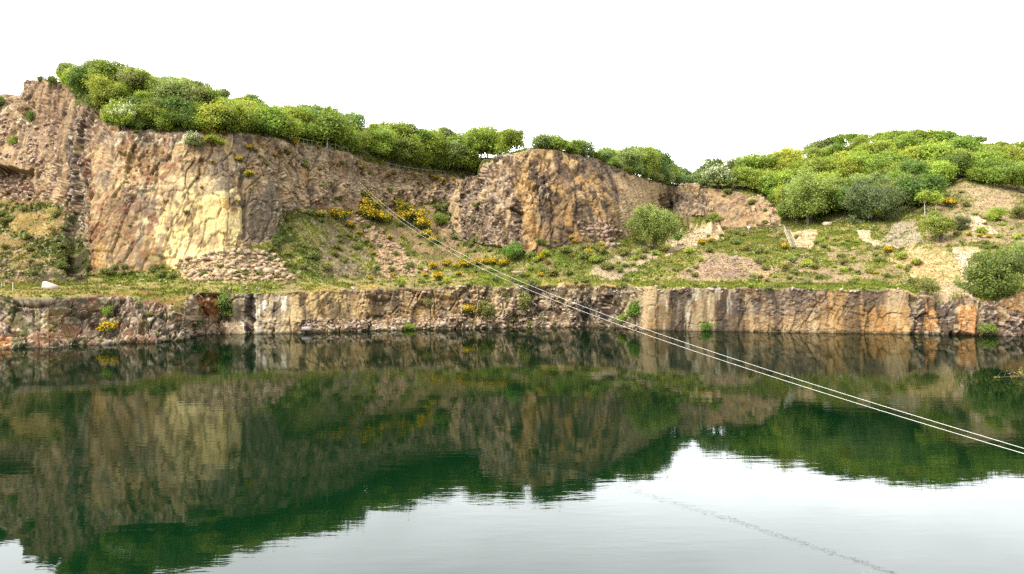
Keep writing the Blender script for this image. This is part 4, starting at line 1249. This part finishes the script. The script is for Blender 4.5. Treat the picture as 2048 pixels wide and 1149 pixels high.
def make_rubble():
    zones = [([(350, 525), (470, 495), (560, 510), (590, 562), (380, 562)], 900, (.25, 1.0), (210, 184, 148)),
             ([(690, 430), (720, 425), (860, 545), (770, 550), (740, 490)], 620, (.25, .9), (200, 170, 138)),
             ([(560, 310), (890, 345), (880, 410), (600, 410)], 800, (.25, .9), (190, 162, 132)),
             ([(860, 370), (960, 370), (950, 480), (900, 500)], 200, (.25, 1.1), (150, 130, 110)),
             ([(930, 430), (1040, 440), (1050, 510), (940, 500)], 120, (.3, 1.4), (150, 128, 110)),
             ([(1150, 440), (1240, 450), (1240, 495), (1170, 498)], 110, (.4, 1.7), (172, 148, 128)),
             ([(1350, 555), (1420, 510), (1520, 525), (1540, 560)], 750, (.15, .5), (180, 152, 132)),
             ([(1330, 475), (1440, 462), (1380, 505)], 160, (.15, .6), (204, 180, 154)),
             ([(1755, 490), (1790, 445), (1830, 440), (1850, 488)], 160, (.15, .6), (184, 168, 148)),
             ([(1780, 500), (1950, 495), (1950, 560), (1840, 565)], 300, (.12, .45), (198, 166, 126)),
             ([(1860, 390), (2040, 385), (2040, 480), (1860, 490)], 240, (.12, .5), (190, 164, 138)),
             ([(600, 640), (1150, 636), (1150, 655), (600, 664)], 700, (.2, .8), (190, 166, 142)),
             ([(990, 590), (1150, 600), (1150, 640), (990, 640)], 200, (.25, .9), (200, 176, 146)),
             ([(560, 440), (860, 430), (860, 550), (600, 560)], 500, (.12, .5), (176, 156, 132)),
             ([(1180, 500), (1850, 470), (1850, 570), (1180, 565)], 900, (.1, .42), (190, 170, 146)),
             ([(0, 400), (130, 400), (130, 560), (0, 560)], 300, (.12, .6), (178, 152, 124)),
             ([(0, 225), (110, 240), (110, 330), (0, 330)], 220, (.3, 1.1), (196, 172, 154)),
             ([(380, 574), (1810, 574), (1810, 586), (380, 589)], 380, (.2, .7), (192, 172, 150)),
             ([(1310, 470), (1560, 440), (1560, 462), (1400, 475)], 120, (.2, .8), (196, 168, 140))]
    VV, FF, CC, n0 = [], [], [], 0
    for poly, n, (s0, s1), c in zones:
        pa = np.array(poly, float)
        lo, hi = pa.min(0), pa.max(0)
        k = 0
        tries = 0
        while k < n and tries < n * 6:
            tries += 1
            x, y = R.uniform(lo[0], hi[0]), R.uniform(lo[1], hi[1])
            ins = False
            for i in range(len(pa)):
                (ax, ay), (bx, by) = pa[i], pa[(i + 1) % len(pa)]
                if (ay > y) != (by > y) and x < (bx - ax) * (y - ay) / (by - ay) + ax:
                    ins = not ins
            if not ins:
                continue
            p, kk, jj = surf(x, y)
            V, F = RS[R.randint(len(RS))]
            s = s0 * R.uniform(.55, 1) + (s1 * 1.25 - s0) * R.rand() ** 4
            a = R.rand() * 6.28
            sc3 = np.array([1.25, .9, .62]) * s * R.uniform(.8, 1.2, 3)
            v = V * sc3
            tl = R.normal() * .35
            v = np.stack([v[:, 0] * math.cos(tl) - v[:, 2] * math.sin(tl), v[:, 1], v[:, 0] * math.sin(tl) + v[:, 2] * math.cos(tl)], 1)
            v = np.stack([v[:, 0] * math.cos(a) - v[:, 1] * math.sin(a), v[:, 0] * math.sin(a) + v[:, 1] * math.cos(a), v[:, 2]], 1)
            VV.append(v + p + np.array([0, -.02, s * .12]))
            FF.append(F + n0)
            n0 += len(V)
            cc = lin(c) * .62 * R.uniform(.6, 1.25) * np.array([1, R.uniform(.94, 1.04), R.uniform(.9, 1.1)])
            CC.append(np.repeat(cc[None], len(V), 0))
            k += 1
    obj('rubble', new_mesh('rubble', np.concatenate(VV), np.concatenate(FF), M_ROCK, False, {'Col': np.concatenate(CC)}), None, kind='stuff')


make_rubble()

# boulders one can point to
BO = [(96, 578, 30, 21, (226, 204, 188), 'large pale pink boulder alone on the grass at the left'),
      (1470, 520, 14, 9, (178, 160, 144), 'grey boulder at the top of the pink scree'),
      (1524, 452, 18, 13, (186, 156, 124), 'big tan boulder against the right end of the back cliff'),
      (1550, 450, 15, 9, (176, 160, 140), 'grey boulder beside the right end of the back cliff'),
      (1655, 452, 20, 9, (206, 190, 170), 'flat pale boulder between the tall tree and the path'),
      (1795, 458, 10, 6, (190, 178, 162), 'small pale stone on the grey mound'),
      (1787, 468, 12, 5, (180, 168, 152), 'flat stone halfway down the grey mound'),
      (610, 662, 20, 9, (184, 172, 166), 'pale boulder at the waterline below the yellow wall'),
      (886, 655, 16, 10, (206, 186, 160), 'pale pinkish boulder at the waterline in the middle'),
      (1035, 549, 30, 8, (190, 168, 142), 'flat tan rock on the grass bank under the cables'),
      (905, 553, 26, 8, (160, 146, 132), 'grey flat rock among gorse on the grass bank'),
      (432, 548, 14, 9, (226, 210, 180), 'pale block in the yellow rubble under the tan cliff'),
      (535, 545, 20, 12, (212, 190, 160), 'tan block at the right end of the rubble')]
for i, (x, y, wpx, hpx, c, tx) in enumerate(BO):
    V, F = rock_shape(np.random.RandomState(400 + i), 9 if i else 16, .6)
    p = gpt(x, y)
    wm, hm = wpx * p[1] / FPX, hpx * p[1] / FPX
    if i == 0:
        V = V * np.array([1, .8, 1])
        V[:, 2] = np.where(V[:, 0] > .1, V[:, 2] * .55 - .2, V[:, 2])
    tl = (R.rand() - .5) * .35 * (i > 0)
    V = V * np.array([wm, wm * .75, hm * 1.15])
    V = np.stack([V[:, 0] * math.cos(tl) - V[:, 2] * math.sin(tl), V[:, 1], V[:, 0] * math.sin(tl) + V[:, 2] * math.cos(tl)], 1)
    V[:, 2] += hm * .30
    # subdivide the facets and roughen so it is not a clean hull
    o = obj('boulder', new_mesh('boulder', V, F, M_ROCK, False, {'Col': np.repeat((lin(c) * .62)[None], len(V), 0)}), None, label=tx, category='boulder')
    p[1] += .15 * wm if y < 592 else -.1
    o.location = tuple(p)


# ------------------------------------------------------------------ fences, stairs, posts, mast
def fence(pix, label, post_h=1.0, rails=2, every=1, mat=M_WOOD, up=0.0, vrow=None, thick=.05, group=None):
    pts = [np.array(rim_top(x) if y < 0 else row_of(x, y, 0) if y < 20 else gpt(x, y)) for x, y in pix]
    r0 = pts[0].copy()
    t = thing('fence', tuple(r0), 'fence', label, group)
    for q in pts:
        mb = MB()
        mb.box((0, 0, post_h / 2 - .15), (.09, .09, post_h + .3), 0, .85)
        o = obj('post', mb.mesh('post', mat), t)
        o.location = tuple(q - r0)
    for k in range(rails):
        mb = MB()
        zz = post_h * (.92 - .42 * k)
        mb.tube([q - r0 + np.array([0, -.07, zz]) for q in pts], thick, 6)
        obj('rail', mb.mesh('rail', mat), t)
    return t


def line(x0, y0, x1, y1, n):
    return [(x0 + (x1 - x0) * i / (n - 1), y0 + (y1 - y0) * i / (n - 1)) for i in range(n)]


fence([(x, 8.13) for x in np.linspace(572, 642, 9)], 'pale wooden rail fence left of the white post, under the trees', 1.05, 1, thick=.06)
fence([(x, 8.13) for x in np.linspace(662, 696, 5)], 'short pale rail fence right of the white post', 1.05, 1, thick=.06)
fence([(x, 8.12) for x in np.linspace(770, 892, 14)], 'long low rail fence below the middle wood', .9, 1, thick=.05)
fence(line(1453, 465, 1556, 457, 9), 'dark post-and-rail fence on the terrace below the back cliff', 1.1, 2, mat=M_DWOOD, thick=.04)
fence(line(1591, 500, 1656, 500, 6), 'dark post fence running right from the foot of the stairs', 1.1, 1, mat=M_DWOOD, thick=.04)
fence([(x, -1) for x in np.linspace(1336, 1398, 12)], 'thin railing in front of the visitors on the viewing terrace', 1.0, 2, mat=M_DWOOD, thick=.035)
fence([(x, 8.07) for x in np.linspace(1402, 1424, 4)], 'short pale handrail right of the viewing terrace', .7, 1, thick=.06)
fence([(x, 8.04) for x in np.linspace(1450, 1540, 10)], 'thin dark fence along the rim above the pink back cliff', .9, 1, mat=M_DWOOD, thick=.05)


def stairs():
    a = gpt(1588, 499)
    b = at(1574, 461, a[1] + 6.5)
    a[2] += .2
    t = thing('stairs', tuple(a), 'stairs', 'long weathered wooden stairs with one handrail on the right slope')
    d = b - a
    L0 = np.linalg.norm(d)
    side = np.cross(d, (0, 0, 1.0)); side /= np.linalg.norm(side)
    w_ = 1.5
    for s in (-1, 1):
        mb = MB(); mb.tube([side * s * w_ / 2 + np.array([0, -.1, .12]), d + side * s * w_ / 2 + np.array([0, -.1, .12])], .07, 4)
        obj('stringer', mb.mesh('stringer', M_WOOD), t)
    n = 16
    for i in range(n):
        mb = MB(); mb.tube([-side * w_ / 2, side * w_ / 2], .06, 4)
        o = obj('step', mb.mesh('step', M_WOOD), t); o.location = tuple(d * (i + .5) / n + np.array([0, -.1, .2]))
    mb = MB(); mb.tube([-side * w_ / 2 + np.array([0, -.1, 1.1]), d - side * w_ / 2 + np.array([0, -.1, 1.1]), d * 1.05 - side * w_ / 2 + np.array([0, 0, 1.2])], .045, 6)
    obj('handrail', mb.mesh('handrail', M_WOOD), t)
    for i in range(6):
        mb = MB(); mb.tube([(0, 0, -.2), (0, 0, 1.15)], .055, 6)
        o = obj('post', mb.mesh('post', M_WOOD), t); o.location = tuple(d * i / 5 - side * w_ / 2 + np.array([0, -.1, 0]))


stairs()

p = row_of(655, 8.10, 0)
t = thing('mast', tuple(p), 'mast', 'white post with a wider flat head on the rim, beside the rail fence')
mb = MB(); mb.tube([(0, 0, -.3), (0, 0, 1.9)], .11, 10); mb.box((0, 0, .05), (.5, .5, .1)); obj('post', mb.mesh('post', M_WPAINT), t)
mb = MB(); mb.box((0, 0, 2.05), (.45, .45, .3), 0, 1.5); mb.box((0, 0, 2.25), (.85, .85, .12)); obj('head', mb.mesh('head', M_WPAINT), t)
mb = MB(); mb.tube([(.1, 0, 1.2), (.75, .2, -.3)], .04, 6); obj('brace', mb.mesh('brace', M_WOOD), t)

for x, y, h, tx in [(3, 577, 9, 'stubby pale post on the grass at the far left edge'), (8, 577, 9, 'yellowish post right beside the leftmost post on the grass'), (26, 582, 15, 'tall thin yellow post on the grass edge at the left')]:
    p = gpt(x, y)
    t = thing('marker_post', tuple(p), 'post', tx)
    hm = h * p[1] / FPX
    mb = MB(); mb.box((0, 0, hm / 2 - .1), (.16, .16, hm + .2), .2, .9); obj('post', mb.mesh('post', M_WOOD), t)
    mb = MB(); mb.box((0, 0, hm + .015), (.18, .18, .06), .2, .5); obj('cap', mb.mesh('cap', M_WOOD), t)

p = gpt(1497, 463)
t = thing('notice_board', tuple(p), 'sign', 'small blank white board behind the dark fence, below the back cliff')
mb = MB(); mb.box((0, 0, .6), (.08, .08, 1.5)); obj('post', mb.mesh('post', M_WOOD), t)
mb = MB(); mb.box((0, -.07, 1.2), (.75, .05, .6)); obj('panel', mb.mesh('panel', M_WPAINT), t)

# ------------------------------------------------------------------ the two cables across the lake
A0, A1 = gpt(712, 361) + np.array([0, -.2, .3]), at(2165, 932, 27.5)
for k, (off, sag, tx) in enumerate([(0.0, 4.3, 'upper of the two pale cables crossing the lake'), (-0.42, 4.55, 'lower of the two pale cables crossing the lake')]):
    a, b = A0 + np.array([off, 0, off * .5]), A1 + np.array([off * .6, 0, off * .25])
    tt = np.linspace(0, 1, 90)
    pts = a[None] * (1 - tt)[:, None] + b[None] * tt[:, None]
    pts[:, 2] -= sag * 4 * tt * (1 - tt)
    mb = MB()
    mb.tube(pts, .0095, 6)
    obj('cable', mb.mesh('cable', M_STEEL, True), None, label=tx, category='cable', group='zip line cables')

# driftwood and the leafy branch in the water
for x, y, dx, tx in [(750, 664, 18, 'bleached dead branch at the waterline, left one'), (792, 664, -14, 'bleached dead branch standing at the waterline, right one')]:
    p = gpt(x, y); p[1] -= .6; p[2] = max(p[2], .05)
    mb = MB()
    for i in range(5):
        e = np.array([dx * .05 * i * .5 + R.normal() * .4, R.normal() * .2, R.uniform(.4, 1.3)])
        mb.tube([(0, 0, -.1), tuple(e * .5 + R.normal(size=3) * .1), tuple(e)], [.04, .03, .01], 5)
    mb.tube([(0, 0, .05), (dx * .05, -.1, .25), (dx * .09, -.1, .5)], [.05, .04, .02], 5)
    o = obj('dead_branch', mb.mesh('dead_branch', M_BIRCH), None, label=tx, category='branch'); o.location = tuple(p)
p = at(2016, 757, 76); p[2] = .02
t = thing('floating_branch', tuple(p), 'branch', 'yellow-leaved branch lying on the water at the right edge')
mb = MB(); mb.tube([(-1.4, 0, .0), (-.3, .1, .1), (.8, 0, .12), (2.6, .1, .3)], [.015, .03, .04, .05], 5)
for i in range(6):
    x = -1 + i * .6
    mb.tube([(x, 0, .08), (x + .25, R.normal() * .2, .35 + R.rand() * .3)], [.02, .01], 5)
obj('twig', mb.mesh('twig', M_BARK), t)
rng = np.random.RandomState(9)
cen = np.stack([np.concatenate([rng.normal(-1.0, .18, 12), rng.normal(.5, .25, 26), rng.normal(1.6, .4, 50)]), rng.normal(0, .25, 88), np.abs(np.concatenate([rng.normal(.1, .06, 12), rng.normal(.25, .25, 26), rng.normal(.4, .3, 50)]))], 1)
o = obj('leaves', leaves_mesh('leaves', cen, unit(88, rng), .16, rng, M_LEAF), t); o.color = (.24, .23, .05, 1)

# grass tips of the near bank that reach into the frame
for x, y, n, tx in [(1742, 1136, 3, 'forked yellow grass tip at the bottom edge, right'), (1245, 1145, 2, 'tiny yellow grass tip at the bottom edge, middle')]:
    d = 2.9
    tip = at(x, y, d)
    base = np.array([tip[0] + .05, d - .05, 7.7])
    mb = MB()
    for i in range(n):
        q = tip + np.array([(i - (n - 1) / 2) * .014, 0, -.012 * abs(i - 1)])
        V = []
        for s in np.linspace(0, 1, 7):
            c = base * (1 - s) + q * s + np.array([.03 * math.sin(s * 2.6) * (i - 1), 0, .0])
            wd = .006 * (1 - s ** 3) + .0006
            V += [c + np.array([-wd, 0, 0]), c + np.array([wd, .004, 0])]
        mb.add(V, [(2 * k, 2 * k + 1, 2 * k + 3, 2 * k + 2) for k in range(6)])
    me = mb.mesh('grass_stalk', plain('dry grass', (.55, .45, .13), .7, .2, 20))
    obj('grass_stalk', me, None, label=tx, category='grass stalk')


# ------------------------------------------------------------------ visitors
def remeshed(mb, vox, name, mat):
    me = mb.mesh('tmp', mat)
    o = bpy.data.objects.new('tmp', me)
    COL.objects.link(o)
    md = o.modifiers.new('r', 'REMESH'); md.mode = 'VOXEL'; md.voxel_size = vox; md.use_smooth_shade = True
    sm = o.modifiers.new('s', 'SMOOTH'); sm.iterations = 3; sm.factor = .5
    dg = bpy.context.evaluated_depsgraph_get()
    m2 = bpy.data.meshes.new_from_object(o.evaluated_get(dg))
    m2.name = name
    bpy.data.objects.remove(o)
    m2.materials.clear(); m2.materials.append(mat)
    return m2


def person_parts(seated=False, armup=False):
    body, shirt, legs, hair = MB(), MB(), MB(), MB()
    hz = .92 if not seated else .16
    for s in (-1, 1):
        hip = (s * .09, 0, hz)
        if seated:
            knee, ank = (s * .12, -.42, hz + .24), (s * .12, -.62, .06)
        else:
            knee, ank = (s * .10, -.02, .5), (s * .11, .02, .09)
        body.tube([hip, knee, ank], [.085, .06, .04], 8)
        legs.tube([hip, knee, ank], [.098, .075, .06], 8)
        body.tube([ank, (ank[0], ank[1] - .16, .035)], [.045, .035], 8)
        sh = (s * .18, 0, hz + .50)
        el = (s * .24, -.04, hz + .23) if not armup else (s * .26, -.18, hz + .32)
        wr = (s * .22, -.18, hz + .04) if not armup else (s * .16, -.38, hz + .30)
        body.tube([sh, el, wr], [.055, .042, .03], 8)
        shirt.tube([sh, tuple(np.array(sh) * .35 + np.array(el) * .65)], [.07, .062], 8)
        wv_ = np.array(wr)
        for f in range(4):
            body.tube([wv_, wv_ + np.array([s * (.012 - .012 * f), -.03 - .005 * f, -.05]), wv_ + np.array([s * (.016 - .014 * f), -.05, -.10 + .008 * abs(f - 1.5)])], [.02, .012, .01], 5)
        body.tube([wv_, wv_ + np.array([-s * .04, -.045, -.035])], [.018, .011], 5)
    T = [(0, 0, hz - .06), (0, 0, hz + .12), (0, .01, hz + .35), (0, .01, hz + .52), (0, 0, hz + .58)]
    body.tube(T, [.14, .13, .16, .12, .055], 10)
    shirt.tube([(0, 0, hz - .02), (0, 0, hz + .12), (0, .01, hz + .36), (0, .01, hz + .53)], [.155, .15, .18, .12], 10)
    body.tube([(0, 0, hz + .52), (0, -.01, hz + .66)], [.05, .05], 8)
    hd = np.array([0, -.015, hz + .72])
    body.tube([hd + np.array([0, 0, -.11]), hd + np.array([0, -.005, -.06]), hd, hd + np.array([0, .01, .07]), hd + np.array([0, .01, .105])], [.045, .07, .085, .07, .03], 10)
    body.tube([hd + np.array([0, -.08, .005]), hd + np.array([0, -.105, -.025])], [.012, .016], 5)
    for s in (-1, 1):
        body.tube([hd + np.array([s * .08, 0, .02]), hd + np.array([s * .09, .01, -.02])], [.015, .012], 5)
    hair.tube([hd + np.array([0, .035, -.04]), hd + np.array([0, .03, .02]), hd + np.array([0, .02, .075]), hd + np.array([0, .012, .115])], [.075, .09, .082, .04], 10)
    return [('body', remeshed(body, .016, 'body', M_SKIN)), ('shirt', remeshed(shirt, .022, 'shirt', M_CLOTH)), ('trousers', remeshed(legs, .022, 'trousers', M_CLOTH)), ('hair', remeshed(hair, .02, 'hair', M_HAIR))]


STAND, LEAN, SIT = person_parts(), person_parts(armup=True), person_parts(True)
for x, v, proto, sh, tr, tx in [(1341, 8.09, STAND, (.05, .06, .10), (.03, .03, .05), 'visitor in dark clothes at the left end of the terrace railing'),
                                (1346, 8.09, LEAN, (.75, .75, .75), (.05, .05, .06), 'visitor in a white top second along the terrace railing'),
                                (1352, 8.10, LEAN, (.45, .16, .15), (.05, .05, .06), 'visitor in a brick red top left of the pink visitor'),
                                (1357, 8.09, STAND, (.66, .25, .27), (.08, .08, .12), 'visitor in a pink top at the middle of the railing'),
                                (1362, 8.10, LEAN, (.70, .68, .66), (.05, .05, .06), 'visitor in a pale grey top right of the pink visitor'),
                                (1367, 8.09, LEAN, (.42, .2, .32), (.05, .05, .08), 'visitor in a mauve top left of the green visitor'),
                                (1374, 8.08, STAND, (.18, .52, .30), (.06, .06, .08), 'visitor in a mint green top on the terrace'),
                                (1379, 8.09, STAND, (.62, .36, .25), (.25, .2, .15), 'visitor in an orange-tan top between green and white visitors'),
                                (1384, 8.07, LEAN, (.78, .80, .86), (.30, .45, .38), 'visitor in a white shirt and greenish trousers, bending at the railing'),
                                (1389, 8.07, STAND, (.20, .05, .07), (.03, .03, .03), 'visitor in dark red and black at the right end')]:
    p = rim_top(x, 1)
    t = thing('person', tuple(p), 'person', tx, 'visitors on the viewing terrace', random.uniform(-.4, .4))
    for nm, me in proto:
        o = obj(nm, me, t)
        o.color = tuple(sh if nm == 'shirt' else tr) + (1,)
p = gpt(1432, 461)
t = thing('person', tuple(p), 'person', 'person in red sitting on the pale sand below the back cliff', None, .4)
for nm, me in SIT:
    o = obj(nm, me, t)
    o.color = (.75, .04, .06, 1) if nm == 'shirt' else (.6, .12, .14, 1)

# ------------------------------------------------------------------ light, sky, camera
SUN_EL, SUN_AZ = math.radians(48), math.radians(222)       # azimuth clockwise from +Y: behind the camera, to the left
w = bpy.data.worlds.new('World')
sc.world = w
w.use_nodes = True
nt = w.node_tree
nt.nodes.clear()
L = nt.links.new
wo = nt.nodes.new('ShaderNodeOutputWorld')
bg = nt.nodes.new('ShaderNodeBackground')
sky = nt.nodes.new('ShaderNodeTexSky')
sky.sky_type = 'NISHITA'
sky.sun_disc = False
sky.sun_elevation = SUN_EL
sky.sun_rotation = SUN_AZ
sky.air_density = 1.0
sky.dust_density = 3.0
hs = nt.nodes.new('ShaderNodeHueSaturation')
hs.inputs['Saturation'].default_value = 0.12
L(sky.outputs['Color'], hs.inputs['Color'])
tc = nt.nodes.new('ShaderNodeTexCoord')
mp = nt.nodes.new('ShaderNodeMapping')
mp.inputs['Scale'].default_value = (1, 1, 2.6)
L(tc.outputs['Generated'], mp.inputs['Vector'])
cn = nt.nodes.new('ShaderNodeTexNoise')
cn.inputs['Scale'].default_value = 2.6
cn.inputs['Detail'].default_value = 5
L(mp.outputs['Vector'], cn.inputs['Vector'])
mr = nt.nodes.new('ShaderNodeMapRange')
mr.inputs['From Min'].default_value = .3
mr.inputs['From Max'].default_value = .7
mr.inputs['To Min'].default_value = .85
mr.inputs['To Max'].default_value = 1.25
L(cn.outputs['Fac'], mr.inputs['Value'])
sm = nt.nodes.new('ShaderNodeVectorMath')
sm.operation = 'SCALE'
sx = nt.nodes.new('ShaderNodeSeparateXYZ')
L(tc.outputs['Generated'], sx.inputs['Vector'])
m2 = nt.nodes.new('ShaderNodeMapRange')            # added sky boost toward the far shore, brightening the sky mirrored in the lake
m2.interpolation_type = 'SMOOTHSTEP'
m2.inputs['From Min'].default_value = -.4
m2.inputs['From Max'].default_value = .9
m2.inputs['To Min'].default_value = .9
m2.inputs['To Max'].default_value = 5.2
L(sx.outputs['Y'], m2.inputs['Value'])
mm = nt.nodes.new('ShaderNodeMath')
mm.operation = 'MULTIPLY'
L(mr.outputs['Result'], mm.inputs[0])
L(m2.outputs['Result'], mm.inputs[1])
L(hs.outputs['Color'], sm.inputs[0])
L(mm.outputs['Value'], sm.inputs['Scale'])
L(sm.outputs['Vector'], bg.inputs['Color'])
bg.inputs['Strength'].default_value = 0.15
L(bg.outputs['Background'], wo.inputs['Surface'])

sd = bpy.data.lights.new('sun', 'SUN')
sd.energy = 2.2
sd.angle = math.radians(22)
sd.color = (1.0, 0.94, 0.85)
so = bpy.data.objects.new('sun', sd)
COL.objects.link(so)
from mathutils import Vector
dv_ = Vector((math.sin(SUN_AZ) * math.cos(SUN_EL), math.cos(SUN_AZ) * math.cos(SUN_EL), math.sin(SUN_EL)))
so.rotation_euler = dv_.to_track_quat('Z', 'Y').to_euler()
so.location = (-60, -60, 90)

cd = bpy.data.cameras.new('camera')
cd.sensor_width = 36
cd.lens = 36 * FPX / 2048
cd.clip_start = 0.1
cd.clip_end = 5000
cd.shift_y = -(574.5 - HZ) / 2048
co = bpy.data.objects.new('camera', cd)
COL.objects.link(co)
co.location = (0, 0, HC)
co.rotation_euler = (math.pi / 2, 0, 0)
sc.camera = co
sc.view_settings.view_transform = 'Standard'
sc.view_settings.look = 'None'
sc.view_settings.exposure = 1.17
sc.view_settings.gamma = 1
sc.cycles.use_denoising = False
sc.cycles.max_bounces = 6
sc.cycles.diffuse_bounces = 3
sc.cycles.glossy_bounces = 3
sc.cycles.transmission_bounces = 3
sc.cycles.sample_clamp_indirect = 8
